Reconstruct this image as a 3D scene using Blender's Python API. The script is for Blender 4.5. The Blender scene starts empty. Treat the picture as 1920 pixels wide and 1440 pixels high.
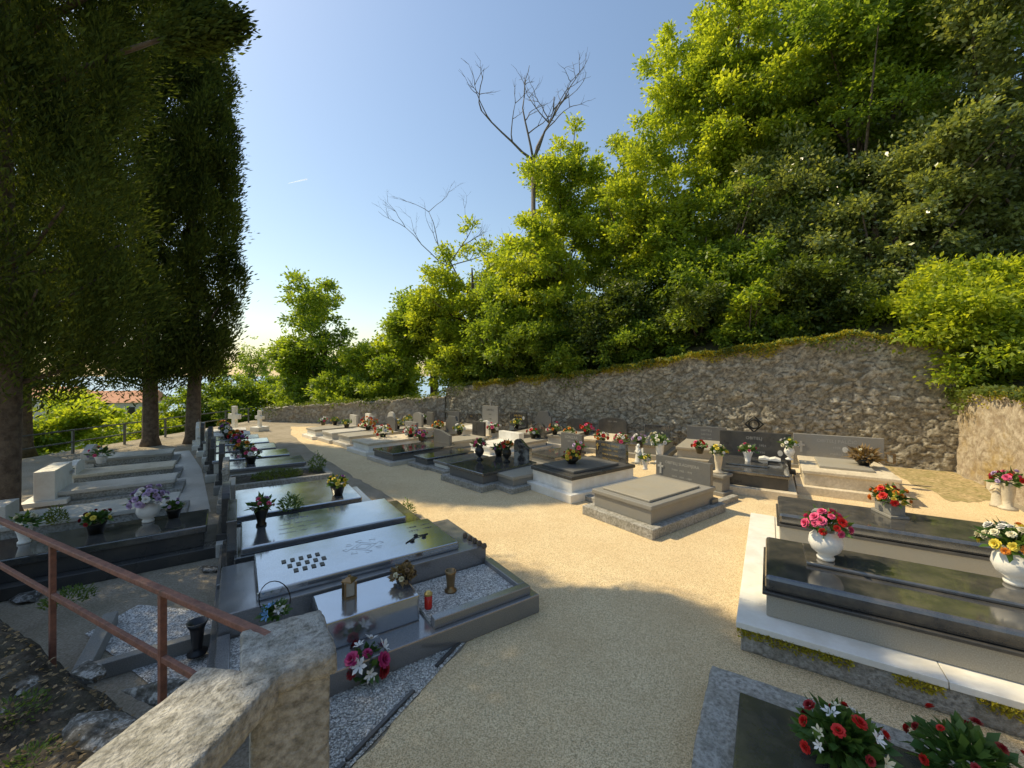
import bpy, math, random, bmesh
import numpy as np
from mathutils import Vector, Matrix, noise
rnd=random.Random(7); rng=np.random.default_rng(7)
SC=bpy.context.scene; C=SC.collection
R=math.radians
F=760.; HZ=705.; CH=2.3
def P(px,py,z=0.):
    Y=F*(CH-z)/(py-HZ); return Vector(((px-960)/F*Y,Y,z))
def D(px,Y,z=0.): return Vector(((px-960)/F*Y,Y,z))
def Zy(py,Y): return CH-(py-HZ)*Y/F
# ---------------------------------------------------------------- materials
def nodes(name):
    m=bpy.data.materials.new(name); m.use_nodes=True; nt=m.node_tree
    return m,nt,nt.nodes['Principled BSDF']
def ramp(nt,stops):
    r=nt.nodes.new('ShaderNodeValToRGB'); e=r.color_ramp.elements
    while len(e)<len(stops): e.new(.5)
    for k,(p,c) in enumerate(stops): e[k].position=p; e[k].color=(*c,1)
    return r
def mat(name,stops,scale=8,rough=.7,bump=0,bscale=60,dirt=0,dscale=1.5,metal=0,spec=.5,vor=False,detail=6,dcol=(.03,.025,.02),rvar=0,ior=1.5):
    m,nt,b=nodes(name); L=nt.links.new
    tc=nt.nodes.new('ShaderNodeTexCoord')
    if vor:
        n=nt.nodes.new('ShaderNodeTexVoronoi'); n.inputs['Scale'].default_value=scale; out=n.outputs['Color']
        sep=nt.nodes.new('ShaderNodeSeparateColor'); L(out,sep.inputs[0]); out=sep.outputs[0]
    else:
        n=nt.nodes.new('ShaderNodeTexNoise'); n.inputs['Scale'].default_value=scale; n.inputs['Detail'].default_value=detail; n.inputs['Roughness'].default_value=.65; out=n.outputs['Fac']
    L(tc.outputs['Object'],n.inputs['Vector'])
    r=ramp(nt,stops); L(out,r.inputs[0]); col=r.outputs[0]
    if dirt:
        n2=nt.nodes.new('ShaderNodeTexNoise'); n2.inputs['Scale'].default_value=dscale; n2.inputs['Detail'].default_value=8; n2.inputs['Roughness'].default_value=.7
        L(tc.outputs['Object'],n2.inputs['Vector'])
        r2=ramp(nt,[(.42,(0,0,0)),(.68,(dirt,)*3)]); L(n2.outputs['Fac'],r2.inputs[0])
        mx=nt.nodes.new('ShaderNodeMix'); mx.data_type='RGBA'; L(r2.outputs[0],mx.inputs[0]); L(col,mx.inputs[6]); mx.inputs[7].default_value=(*dcol,1); col=mx.outputs[2]
    L(col,b.inputs['Base Color']); b.inputs['Roughness'].default_value=rough; b.inputs['Metallic'].default_value=metal
    b.inputs['Specular IOR Level'].default_value=spec; b.inputs['IOR'].default_value=ior
    if rvar:
        n4=nt.nodes.new('ShaderNodeTexNoise'); n4.inputs['Scale'].default_value=3; n4.inputs['Detail'].default_value=8
        L(tc.outputs['Object'],n4.inputs['Vector']); mr=nt.nodes.new('ShaderNodeMapRange'); mr.inputs[1].default_value=.35; mr.inputs[2].default_value=.7
        mr.inputs[3].default_value=rough; mr.inputs[4].default_value=rough+rvar; L(n4.outputs['Fac'],mr.inputs[0]); L(mr.outputs[0],b.inputs['Roughness'])
    if bump:
        n3=nt.nodes.new('ShaderNodeTexNoise'); n3.inputs['Scale'].default_value=bscale; n3.inputs['Detail'].default_value=5
        L(tc.outputs['Object'],n3.inputs['Vector'])
        bp=nt.nodes.new('ShaderNodeBump'); bp.inputs['Strength'].default_value=bump; bp.inputs['Distance'].default_value=.02
        L(n3.outputs['Fac'],bp.inputs['Height']); L(bp.outputs[0],b.inputs['Normal'])
    return m
def leafmat(name,c1,c2,tr=.4,rough=.5,spec=.4,trc=None):
    m,nt,b=nodes(name); L=nt.links.new
    g=nt.nodes.new('ShaderNodeNewGeometry'); tc=nt.nodes.new('ShaderNodeTexCoord')
    n=nt.nodes.new('ShaderNodeTexNoise'); n.inputs['Scale'].default_value=.7; n.inputs['Detail'].default_value=3; L(tc.outputs['Object'],n.inputs['Vector'])
    ad=nt.nodes.new('ShaderNodeMath'); ad.operation='MULTIPLY_ADD'; L(g.outputs['Random Per Island'],ad.inputs[0]); ad.inputs[1].default_value=.65
    m2=nt.nodes.new('ShaderNodeMath'); m2.operation='MULTIPLY_ADD'; L(n.outputs['Fac'],m2.inputs[0]); m2.inputs[1].default_value=1.7; m2.inputs[2].default_value=-.62
    L(m2.outputs[0],ad.inputs[2])
    r=ramp(nt,[(0,c1),(1,c2)]); L(ad.outputs[0],r.inputs[0])
    L(r.outputs[0],b.inputs['Base Color']); b.inputs['Roughness'].default_value=rough; b.inputs['Specular IOR Level'].default_value=spec
    t=nt.nodes.new('ShaderNodeBsdfTranslucent')
    mu=nt.nodes.new('ShaderNodeMix'); mu.data_type='RGBA'; mu.blend_type='MULTIPLY'; mu.inputs[0].default_value=1; L(r.outputs[0],mu.inputs[6]); mu.inputs[7].default_value=(*(trc or (2.1,1.9,.8)),1)
    mu.clamp_result=False
    L(mu.outputs[2],t.inputs[0])
    ms=nt.nodes.new('ShaderNodeMixShader'); ms.inputs[0].default_value=tr; L(b.outputs[0],ms.inputs[1]); L(t.outputs[0],ms.inputs[2])
    L(ms.outputs[0],nt.nodes['Material Output'].inputs[0]); return m
def flat(name,c,rough=.5,metal=0,var=.25): return mat(name,[(.3,tuple(x*(1-var) for x in c)),(.7,c)],scale=20,rough=rough,metal=metal)
M={}
M['black']=mat('black_granite',[(.3,(.028,.029,.03)),(.75,(.065,.065,.065))],scale=220,rough=.05,rvar=.14,dirt=.35,dscale=5,dcol=(.22,.19,.14),spec=.8,ior=1.8)
M['blackm']=mat('black_granite_face',[(.3,(.03,.03,.03)),(.75,(.075,.073,.07))],scale=220,rough=.25,rvar=.2,dirt=.35,dscale=4,dcol=(.15,.13,.1))
M['hsg']=mat('dark_grey_granite',[(.3,(.08,.08,.078)),(.5,(.125,.124,.12)),(.7,(.2,.197,.19))],scale=150,rough=.3,rvar=.2,dirt=.35,dscale=4,dcol=(.18,.16,.12))
M['grey']=mat('grey_granite',[(.3,(.08,.08,.082)),(.5,(.14,.14,.142)),(.7,(.25,.25,.25))],scale=160,rough=.1,rvar=.15,spec=.9,dirt=.3,dscale=4,dcol=(.22,.19,.15),ior=1.8)
M['mirror']=mat('polished_grey_granite',[(.3,(.42,.44,.47)),(.5,(.5,.52,.55)),(.7,(.6,.62,.65))],scale=170,rough=.09,rvar=.1,spec=.8,metal=.85,dirt=.2,dscale=4,dcol=(.42,.4,.37))
M['greym']=mat('grey_granite_matt',[(.3,(.16,.155,.14)),(.5,(.235,.228,.21)),(.7,(.34,.33,.3))],scale=130,rough=.4,rvar=.2,dirt=.35,dscale=4,dcol=(.28,.24,.17))
M['greyt']=mat('greyish_tan_stone',[(.3,(.24,.22,.18)),(.5,(.33,.305,.25)),(.7,(.46,.425,.35))],scale=120,rough=.45,rvar=.2,dirt=.4,dscale=4,dcol=(.4,.33,.22))
M['terr']=mat('terrazzo',[(.3,(.4,.37,.32)),(.5,(.55,.52,.46)),(.7,(.7,.66,.6))],scale=120,rough=.5,dirt=.4,dscale=3,dcol=(.32,.28,.2),bump=.15)
M['white']=mat('white_marble',[(.3,(.76,.73,.66)),(.7,(.9,.88,.81))],scale=5,rough=.4,dirt=.4,dscale=4,dcol=(.6,.53,.4))
M['tan']=mat('tan_stone',[(.3,(.54,.46,.33)),(.5,(.66,.57,.42)),(.7,(.76,.67,.51))],scale=25,rough=.7,dirt=.5,dscale=3,dcol=(.36,.29,.18),bump=.3)
M['conc']=mat('weathered_concrete',[(.3,(.13,.12,.1)),(.46,(.33,.315,.28)),(.62,(.52,.5,.45)),(.72,(.3,.28,.22))],scale=30,rough=.95,dirt=.55,dscale=6,dcol=(.16,.15,.1),bump=.8,bscale=70,detail=10)
M['gold']=flat('gold_lettering',(.75,.5,.14),.35,.6)
M['silv']=flat('pale_lettering',(.42,.4,.36),.5)
M['engr']=flat('engraved_line',(.3,.31,.33),.5)
M['dark']=flat('dark_bronze',(.03,.028,.022),.35,.5)
M['bronze']=flat('bronze',(.3,.2,.1),.35,.8)
M['rust']=mat('rusty_paint',[(.35,(.17,.07,.05)),(.55,(.28,.12,.08)),(.75,(.1,.055,.04))],scale=14,rough=.65,bump=.3,dirt=.5,dscale=9,dcol=(.08,.05,.035))
M['vwhite']=flat('white_ceramic',(.87,.84,.78),.3,0,.12)
M['vblack']=flat('black_plastic',(.02,.02,.022),.3)
M['red']=flat('red_glass',(.65,.03,.02),.15)
M['glass']=flat('lantern_glass',(.45,.42,.34),.1)
M['porc']=flat('porcelain',(.7,.68,.62),.2)
M['iron']=flat('green_grey_iron',(.12,.13,.12),.5)
M['path']=mat('gravel_path',[(.1,(.46,.34,.18)),(.5,(.8,.61,.35)),(.9,(.95,.79,.5))],scale=170,rough=.95,vor=True,bump=.6,bscale=170,dirt=.5,dscale=.8,dcol=(.58,.4,.2))
M['soil']=mat('soil_ground',[(.3,(.22,.18,.12)),(.5,(.38,.32,.24)),(.75,(.56,.5,.4))],scale=50,rough=.95,bump=1,bscale=80,dirt=.6,dscale=1.2,dcol=(.16,.14,.07))
M['wgrav']=mat('white_gravel',[(.15,(.24,.23,.21)),(.5,(.5,.48,.44)),(.85,(.84,.82,.77))],scale=100,rough=.8,vor=True,bump=.8,bscale=120)
M['earth']=mat('sandy_mossy_earth',[(.35,(.16,.14,.05)),(.5,(.46,.34,.17)),(.7,(.66,.53,.33))],scale=14,rough=1,bump=1,bscale=50,dirt=.7,dscale=2.5,dcol=(.2,.2,.05),detail=10)
M['bank']=mat('bank_soil',[(.35,(.03,.024,.016)),(.52,(.08,.063,.045)),(.62,(.16,.135,.1)),(.68,(.42,.4,.36)),(.72,(.1,.085,.06))],scale=11,rough=.95,bump=1,bscale=40,dirt=.6,dscale=3,dcol=(.05,.05,.02),detail=10)
M['rock']=mat('lichen_rock',[(.4,(.05,.045,.035)),(.52,(.15,.14,.12)),(.6,(.42,.41,.38)),(.66,(.12,.11,.09))],scale=16,rough=.95,bump=1,bscale=30,detail=12)
M['hill']=mat('hill_litter',[(.3,(.03,.035,.012)),(.7,(.09,.08,.04))],scale=3,rough=1,bump=.5,bscale=10)
M['slope']=mat('slope_green',[(.3,(.06,.09,.02)),(.7,(.13,.17,.035))],scale=.8,rough=1)
M['sea']=mat('sea_water',[(.3,(.24,.38,.5)),(.7,(.3,.44,.56))],scale=.01,rough=.4)
M['bark']=mat('bark',[(.3,(.06,.04,.028)),(.6,(.16,.12,.085))],scale=9,rough=.95,bump=1,bscale=18)
M['dead']=mat('dead_wood',[(.3,(.1,.085,.07)),(.6,(.18,.155,.13))],scale=9,rough=.95)
M['moss']=leafmat('moss_yellow_green',(.24,.22,.015),(.52,.46,.045),.25)
M['ivy']=leafmat('ivy',(.05,.08,.015),(.16,.21,.03),.3)
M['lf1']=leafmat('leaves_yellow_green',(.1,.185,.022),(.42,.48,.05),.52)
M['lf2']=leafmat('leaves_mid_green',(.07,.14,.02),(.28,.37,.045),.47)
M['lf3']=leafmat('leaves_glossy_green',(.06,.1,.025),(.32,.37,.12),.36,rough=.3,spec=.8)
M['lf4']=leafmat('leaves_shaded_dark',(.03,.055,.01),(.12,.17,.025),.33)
M['cyp']=leafmat('cypress_needles',(.018,.034,.012),(.125,.16,.034),.25,rough=.85,spec=.08,trc=(2.0,1.9,.6))
M['stem']=leafmat('bouquet_leaves',(.03,.09,.02),(.12,.2,.04),.25)
M['dry']=leafmat('dry_leaves',(.14,.09,.04),(.36,.26,.13),.2)
M['weed']=leafmat('weeds',(.04,.09,.015),(.15,.22,.035),.35)
def rubble_mat(name,cs,mossy=.5,mcol=(.26,.16,.035)):
    m,nt,b=nodes(name); L=nt.links.new
    a=nt.nodes.new('ShaderNodeAttribute'); a.attribute_name='stone'
    h=nt.nodes.new('ShaderNodeAttribute'); h.attribute_name='joint'
    tc=nt.nodes.new('ShaderNodeTexCoord')
    n=nt.nodes.new('ShaderNodeTexNoise'); n.inputs['Scale'].default_value=7; n.inputs['Detail'].default_value=12; n.inputs['Roughness'].default_value=.8; L(tc.outputs['Object'],n.inputs['Vector'])
    ad=nt.nodes.new('ShaderNodeMath'); ad.operation='MULTIPLY_ADD'; L(a.outputs['Fac'],ad.inputs[0]); ad.inputs[1].default_value=.25
    m2=nt.nodes.new('ShaderNodeMath'); m2.operation='MULTIPLY_ADD'; L(n.outputs['Fac'],m2.inputs[0]); m2.inputs[1].default_value=3.; m2.inputs[2].default_value=-1.12
    L(m2.outputs[0],ad.inputs[2]); r=ramp(nt,cs); L(ad.outputs[0],r.inputs[0])
    mx=nt.nodes.new('ShaderNodeMix'); mx.data_type='RGBA'; L(h.outputs['Fac'],mx.inputs[0]); mx.inputs[6].default_value=(*[c*1. for c in cs[0][1]],1); L(r.outputs[0],mx.inputs[7])
    n2=nt.nodes.new('ShaderNodeTexNoise'); n2.inputs['Scale'].default_value=.9; n2.inputs['Detail'].default_value=9; n2.inputs['Roughness'].default_value=.75; L(tc.outputs['Object'],n2.inputs['Vector'])
    r2=ramp(nt,[(.5,(0,0,0)),(.64,(mossy,)*3)]); L(n2.outputs['Fac'],r2.inputs[0])
    m3=nt.nodes.new('ShaderNodeMix'); m3.data_type='RGBA'; L(r2.outputs[0],m3.inputs[0]); L(mx.outputs[2],m3.inputs[6]); m3.inputs[7].default_value=(*mcol,1)
    L(m3.outputs[2],b.inputs['Base Color']); b.inputs['Roughness'].default_value=.95
    bp=nt.nodes.new('ShaderNodeBump'); bp.inputs['Strength'].default_value=1; bp.inputs['Distance'].default_value=.05
    n3=nt.nodes.new('ShaderNodeTexNoise'); n3.inputs['Scale'].default_value=16; n3.inputs['Detail'].default_value=10; n3.inputs['Roughness'].default_value=.75; L(tc.outputs['Object'],n3.inputs['Vector']); L(n3.outputs['Fac'],bp.inputs['Height']); L(bp.outputs[0],b.inputs['Normal'])
    return m
M['rub']=rubble_mat('rubble_stone',[(.1,(.15,.13,.095)),(.5,(.37,.33,.25)),(.9,(.66,.6,.48))],.35,(.24,.19,.08))
M['rubp']=rubble_mat('rubble_stone_pink',[(.1,(.34,.26,.18)),(.5,(.52,.43,.31)),(.9,(.68,.6,.47))],.8,(.42,.28,.07))
M['rubg']=rubble_mat('rubble_stone_grey',[(.1,(.2,.18,.15)),(.5,(.36,.33,.28)),(.9,(.55,.52,.45))],.3)
COL={'red':(.7,.02,.015),'pink':(.85,.11,.26),'white':(.87,.85,.8),'yellow':(.87,.7,.08),'orange':(.87,.3,.03),'purple':(.34,.1,.4),'lilac':(.62,.46,.68),'blue':(.2,.42,.75),'cream':(.82,.77,.54),'brown':(.24,.16,.08),'darkred':(.36,.012,.02),'magenta':(.55,.04,.18)}
PM={k:flat('petals_'+k,v,.6,0,.35) for k,v in COL.items()}
# ---------------------------------------------------------------- mesh helpers
class MB:
    def __init__(s): s.v=[]; s.f=[]
    def add(s,v,f):
        n=len(s.v); s.v+=[tuple(p) for p in v]; s.f+=[tuple(i+n for i in q) for q in f]; return s
    def box(s,x0,x1,y0,y1,z0,z1):
        v=[(x,y,z) for z in (z0,z1) for (x,y) in ((x0,y0),(x1,y0),(x1,y1),(x0,y1))]
        return s.add(v,[(3,2,1,0),(4,5,6,7),(0,1,5,4),(1,2,6,5),(2,3,7,6),(3,0,4,7)])
    def lathe(s,prof,seg=20,c=(0,0,0)):
        v=[(c[0]+r*math.cos(2*math.pi*k/seg),c[1]+r*math.sin(2*math.pi*k/seg),c[2]+z) for r,z in prof for k in range(seg)]
        f=[(i*seg+k,i*seg+(k+1)%seg,(i+1)*seg+(k+1)%seg,(i+1)*seg+k) for i in range(len(prof)-1) for k in range(seg)]
        return s.add(v,f)
    def tube(s,pts,rad,seg=7):
        pts=[Vector(p) for p in pts]; n=len(pts); v=[]
        if not hasattr(rad,'__len__'): rad=[rad]*n
        for i,p in enumerate(pts):
            t=(pts[min(i+1,n-1)]-pts[max(i-1,0)]).normalized()
            a=t.cross(Vector((0,0,1)) if abs(t.z)<.95 else Vector((1,0,0))).normalized(); b=t.cross(a)
            for k in range(seg):
                an=2*math.pi*k/seg; v.append(p+(a*math.cos(an)+b*math.sin(an))*rad[i])
        f=[(i*seg+k,i*seg+(k+1)%seg,(i+1)*seg+(k+1)%seg,(i+1)*seg+k) for i in range(n-1) for k in range(seg)]
        f+=[tuple(range(seg)),tuple((n-1)*seg+k for k in reversed(range(seg)))]
        return s.add(v,f)
    def prism(s,poly,x0,x1,M4=None):
        n=len(poly); v=[(x0,y,z) for y,z in poly]+[(x1,y,z) for y,z in poly]
        if M4: v=[M4@Vector(p) for p in v]
        return s.add(v,[tuple(range(n)),tuple(reversed(range(n,2*n)))]+[(k,k+n,(k+1)%n+n,(k+1)%n) for k in range(n)])
    def build(s,name,m,parent=None,bevel=0,smooth=False,loc=None):
        me=bpy.data.meshes.new(name); me.from_pydata(s.v,[],s.f); me.materials.append(m)
        bm=bmesh.new(); bm.from_mesh(me); bmesh.ops.recalc_face_normals(bm,faces=bm.faces); bm.to_mesh(me); bm.free()
        if smooth: me.polygons.foreach_set('use_smooth',[True]*len(me.polygons))
        o=bpy.data.objects.new(name,me); C.objects.link(o)
        if parent: o.parent=parent
        if loc is not None: o.location=loc
        if bevel:
            b=o.modifiers.new('Bevel','BEVEL'); b.width=bevel; b.segments=2; b.limit_method='ANGLE'
        return o
def tag(o,label=None,cat=None,group=None,kind=None):
    if label: o['label']=label
    if cat: o['category']=cat
    if group: o['group']=group
    if kind: o['kind']=kind
    return o
def thing(name,label,cat,loc=(0,0,0),rotz=0,group=None):
    o=bpy.data.objects.new(name,None); C.objects.link(o); o.location=loc; o.rotation_euler=(0,0,rotz); o.empty_display_size=.1
    return tag(o,label,cat,group)
def quads(name,V,m,parent=None):
    N=len(V); me=bpy.data.meshes.new(name); me.vertices.add(4*N); me.vertices.foreach_set('co',V.reshape(-1).astype(np.float32))
    me.loops.add(4*N); me.loops.foreach_set('vertex_index',np.arange(4*N,dtype=np.int32))
    me.polygons.add(N); me.polygons.foreach_set('loop_start',np.arange(0,4*N,4,dtype=np.int32))
    me.update(calc_edges=True); me.materials.append(m)
    o=bpy.data.objects.new(name,me); C.objects.link(o)
    if parent: o.parent=parent
    return o
def nz(a): return a/np.maximum(np.linalg.norm(a,axis=1,keepdims=True),1e-6)
def leaves(c,d,ln,wd,up=.8,noise=.8):
    N=len(c); d=nz(d); nrm=nz(np.array([0,0,up])+rng.normal(size=(N,3))*noise)
    s=nz(np.cross(d,nrm)); n2=np.cross(s,d)
    ln=np.asarray(ln).reshape(-1,1)*np.ones((N,1)); wd=np.asarray(wd).reshape(-1,1)*np.ones((N,1))
    return np.stack([c,c+d*ln*.5+s*wd+n2*wd*.3,c+d*ln,c+d*ln*.5-s*wd+n2*wd*.3],1)
TC={}
def text(parent,s,size,m,M4,name='inscription'):
    if s not in TC:
        cu=bpy.data.curves.new('t','FONT'); cu.body=s; cu.align_x='CENTER'; cu.align_y='CENTER'; cu.extrude=.012; cu.resolution_u=2
        o=bpy.data.objects.new('t',cu); C.objects.link(o); bpy.context.view_layer.update()
        TC[s]=bpy.data.meshes.new_from_object(o.evaluated_get(bpy.context.evaluated_depsgraph_get())); bpy.data.objects.remove(o)
    me=TC[s].copy(); me.materials.clear(); me.materials.append(m); me.name='inscription'
    o=bpy.data.objects.new(name,me); C.objects.link(o); o.parent=parent; o.matrix_local=M4@Matrix.Diagonal((size,size,size*.3,1)); return o
def hsprof(shape,w,h):
    a=w/2
    if shape=='arch': return [(-a,0),(a,0),(a,h*.8)]+[(a*math.cos(t),h*.8+h*.2*math.sin(t)) for t in [math.pi*k/12 for k in range(1,12)]]+[(-a,h*.8)]
    if shape=='round': return [(-a,0),(a,0),(a,h-a)]+[(a*math.cos(t),h-a+a*math.sin(t)) for t in [math.pi*k/14 for k in range(1,14)]]+[(-a,h-a)]
    if shape=='slant': return [(-a,0),(a,0),(a,h),(a*.2,h*.97),(-a,h*.72)]
    if shape=='shoulder': return [(-a,0),(a,0),(a,h*.75),(a*.75,h*.78),(a*.55,h),(-a*.55,h),(-a*.75,h*.78),(-a,h*.75)]
    if shape=='wave': return [(-a,0),(a,0)]+[(a-2*a*k/12,h*(.86+.14*math.sin(k/12*math.pi*1.5+.3))) for k in range(13)]
    if shape=='cross':
        c=w*.16; return [(-c,0),(c,0),(c,h*.58),(a,h*.58),(a,h*.58+2*c),(c,h*.58+2*c),(c,h),(-c,h),(-c,h*.58+2*c),(-a,h*.58+2*c),(-a,h*.58),(-c,h*.58)]
    return [(-a,0),(a,0),(a,h),(-a,h)]
YZ=Matrix(((0,1,0,0),(0,0,1,0),(1,0,0,0),(0,0,0,1)))
def headstone(root,x,y,z,hs,face):
    w,h=hs.get('w',.7),hs.get('h',.6); t=hs.get('t',.09); m=M[hs.get('m','black')]
    sh=hs.get('shape','rect')
    MB().box(x-t*1.1,x+t*1.1,y-w*.56,y+w*.56,z,z+.08).build('headstone_base',M[hs.get('bm',hs.get('m','black'))],root,.006)
    o=MB().prism([(yy+y,zz+z+.08) for yy,zz in hsprof(sh,w,h)],x-t/2,x+t/2).build('headstone',m,root,.006)
    if face<0: B=Matrix(((0,0,-1,x-t/2-.001),(-1,0,0,y),(0,1,0,z+.08),(0,0,0,1)))
    else: B=Matrix(((0,0,1,x+t/2+.001),(1,0,0,y),(0,1,0,z+.08),(0,0,0,1)))
    tm=M[hs.get('tm','silv')]; tx=hs.get('text',[])
    for k,(s,sz) in enumerate(tx):
        text(o,s,sz*.72,tm,B@Matrix.Translation((hs.get('tx',0),h*(.82-.2*k) if len(tx)<4 else h*(.88-.17*k),0)))
    if hs.get('oval'):
        MB().prism([(.05*math.cos(a)+hs['oval'][0],.065*math.sin(a)+hs['oval'][1]) for a in [2*math.pi*k/14 for k in range(14)]],0,.012,B@YZ).build('portrait_medallion',M['porc'],o)
    if hs.get('cross'):
        cx,cz,cs=hs['cross']
        MB().prism([(a+cx,b+cz) for a,b in hsprof('cross',cs*.6,cs)],0,.012,B@YZ).build('cross_relief',tm,o)
    if hs.get('topcross'):
        MB().prism([(a+y,b+z+.08+h) for a,b in hsprof('cross',.2,.32)],x-.025,x+.025).build('top_cross',m,o,.004)
    if hs.get('diamond'):
        zc=z+.08+h+.18; q=[(x,y+.18*math.cos(a),zc+.18*math.sin(a)) for a in (0,math.pi/2,math.pi,1.5*math.pi,0)]
        b=MB().tube(q,.022,6).tube([(x-.01,y+.1*math.cos(a),zc+.1*math.sin(a)) for a in [k*.5236 for k in range(13)]],.022,6); b.build('diamond_ornament',M['dark'],o)
    return o
def grave(label,loc,ang,L,W,zt,slab='black',base='grey',plinth=None,hs=None,end='far',inner=None,name='grave',st=.07,anchor=None,bed=None):
    a=R(ang)
    if anchor=='R': loc=(loc[0]-L*math.cos(a),loc[1]-L*math.sin(a))
    root=thing(name,label,'grave',(loc[0],loc[1],0),a)
    pl=M[plinth or base]
    MB().box(-.12,L+.12,-.1,W+.1,0,zt*.35).build('plinth',pl,root,.01)
    if bed:
        b=MB()
        b.box(-.03,L,0,.1,zt*.35,zt); b.box(-.03,L,W-.1,W,zt*.35,zt); b.box(-.03,.07,.1,W-.1,zt*.35,zt); b.box(L-.1,L,.1,W-.1,zt*.35,zt)
        b.build('kerb',M[base],root,.008); MB().box(.07,L-.1,.1,W-.1,zt*.35,zt-.04).build('bed',M[bed],root)
    else:
        MB().box(.03,L-.03,.03,W-.03,zt*.35,zt-st).build('base',M[base],root,.008)
        MB().box(0,L,0,W,zt-st,zt).build('slab',M[slab],root,.014)
        if inner:
            i0,i1,j0,j1,hh,mm=inner; MB().box(i0,i1,j0,j1,zt,zt+hh).build('raised_panel',M[mm],root,.012)
    if hs: headstone(root,L-.05 if end=='far' else .0,W/2+hs.get('dy',0),zt if hs.get('on',0) else zt*.35,hs,-1 if end=='far' else 1)
    return root
BL={}
def bloom_mesh(kind,col):
    if (kind,col) in BL: return BL[(kind,col)]
    V=[];Fc=[]
    def petal(an,r0,r1,z0,z1,w,pt=.6):
        c,s=math.cos(an),math.sin(an); n=len(V)
        for r,z,ww in ((r0,z0,w*.4),(r0*.4+r1*.6,z0*.3+z1*.7,w),(r1,z1,w*pt)):
            for sg in (-1,1): V.append((r*c-s*ww*sg,r*s+c*ww*sg,z+(.05 if ww==w else 0)))
        Fc.extend([(n,n+1,n+3,n+2),(n+2,n+3,n+5,n+4)])
    if kind=='lily':
        for k in range(6): petal(k*math.pi/3+(k%2)*.1,.08,1.25,0,.55-(k%2)*.1,.3,.05)
        for k in range(4): petal(k*1.57,.02,.2,.1,.6,.03,.6)
    else:
        for k in range(4): petal(k*1.57,.02,.16,.25,.75,.2)
        for k in range(6): petal(k*1.05+.3,.1,.5,.12,.65,.3)
        for k in range(7): petal(k*.9+.1,.15,.85,.02,.42,.38)
        for k in range(7): petal(k*.9+.6,.15,1.0,-.05,.1,.38)
    me=bpy.data.meshes.new('flower'); me.from_pydata(V,[],Fc); me.materials.append(PM[col]); BL[(kind,col)]=me; return me
VP={'urn':[(0,0),(.07,0),(.075,.02),(.03,.05),(.03,.07),(.08,.12),(.1,.18),(.085,.24),(.06,.27),(.085,.3),(.075,.3),(.05,.27)],
 'ball':[(0,0),(.06,0),(.065,.02),(.05,.04),(.1,.08),(.125,.14),(.115,.2),(.08,.235),(.095,.25),(.08,.25),(.065,.23)],
 'cup':[(0,0),(.06,0),(.06,.02),(.045,.04),(.06,.12),(.085,.2),(.09,.22),(.075,.22),(.06,.15)],
 'pot':[(0,0),(.07,0),(.1,.12),(.11,.13),(.11,.15),(.095,.15),(.085,.1)],
 'tall':[(0,0),(.09,0),(.09,.025),(.045,.05),(.05,.12),(.065,.22),(.07,.3),(.085,.34),(.07,.34),(.05,.25)],
 'bowl':[(0,0),(.08,0),(.08,.02),(.12,.06),(.16,.12),(.15,.12),(.1,.08)]}
VH={'urn':.29,'ball':.24,'cup':.21,'pot':.14,'tall':.33,'bowl':.11,'box':.15,None:.02}
def flowers(label,loc,vase,cols,n=9,s=1.,vm='vwhite',kind='rose',rad=.13,br=.045,leafm='stem',nl=70,flatten=.75,name=None,ll=.13):
    root=thing(name or ('flower_vase' if vase else 'bouquet'),label,'flower vase' if vase else 'bouquet',loc,rnd.uniform(0,6))
    z0=VH[vase]*s
    if vase=='box': MB().box(-.16*s,.16*s,-.09*s,.09*s,0,.03*s).box(-.13*s,.13*s,-.07*s,.07*s,.03*s,.15*s).build('vase',M[vm],root,.006)
    elif vase: MB().lathe([(r*s,z*s) for r,z in VP[vase]],18).build('vase',M[vm],root,0,True)
    rad*=s
    th=rng.uniform(0,2*np.pi,nl); ph=rng.uniform(-.1,1.4,nl)
    d=np.stack([np.cos(th)*np.cos(ph),np.sin(th)*np.cos(ph),np.sin(ph)*flatten],1)
    c=d*rad*rng.uniform(.2,.85,(nl,1))+np.array([0,0,z0+.02])
    quads('leaves',leaves(c,d+rng.normal(size=(nl,3))*.3,ll*s*rng.uniform(.6,1.1,nl),.022*s,.6,.5),M[leafm],root)
    for k in range(n):
        f=(k+.5)/n; phi=math.asin(max(-.1,1-1.05*f))+rnd.uniform(-.12,.12); th=k*2.4+rnd.uniform(-.3,.3)
        dv=Vector((math.cos(th)*math.cos(phi),math.sin(th)*math.cos(phi),math.sin(phi)))
        kd=kind if isinstance(kind,str) else kind[k%len(kind)]
        o=bpy.data.objects.new('flower',bloom_mesh(kd,cols[k%len(cols)])); C.objects.link(o); o.parent=root
        rr=rad*rnd.uniform(.85,1.15)
        o.location=(dv.x*rr,dv.y*rr,max(dv.z,0)*rr*flatten*1.2+z0+.03)
        o.rotation_euler=dv.to_track_quat('Z','Y').to_euler(); q=br*s*rnd.uniform(.7,1.2); o.scale=(q,q,q)
    return root
def candle(label,loc,h=.14,m='red'):
    r=thing('grave_candle',label,'candle',loc)
    MB().lathe([(0,0),(.032,0),(.036,h*.1),(.034,h*.8),(0,h*.82)],14).build('cup',M[m],r,0,True)
    MB().lathe([(.037,h*.8),(.037,h*.9),(.02,h),(0,h)],14).build('lid',M['gold' if m=='red' else 'dark'],r,0,False)
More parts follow.
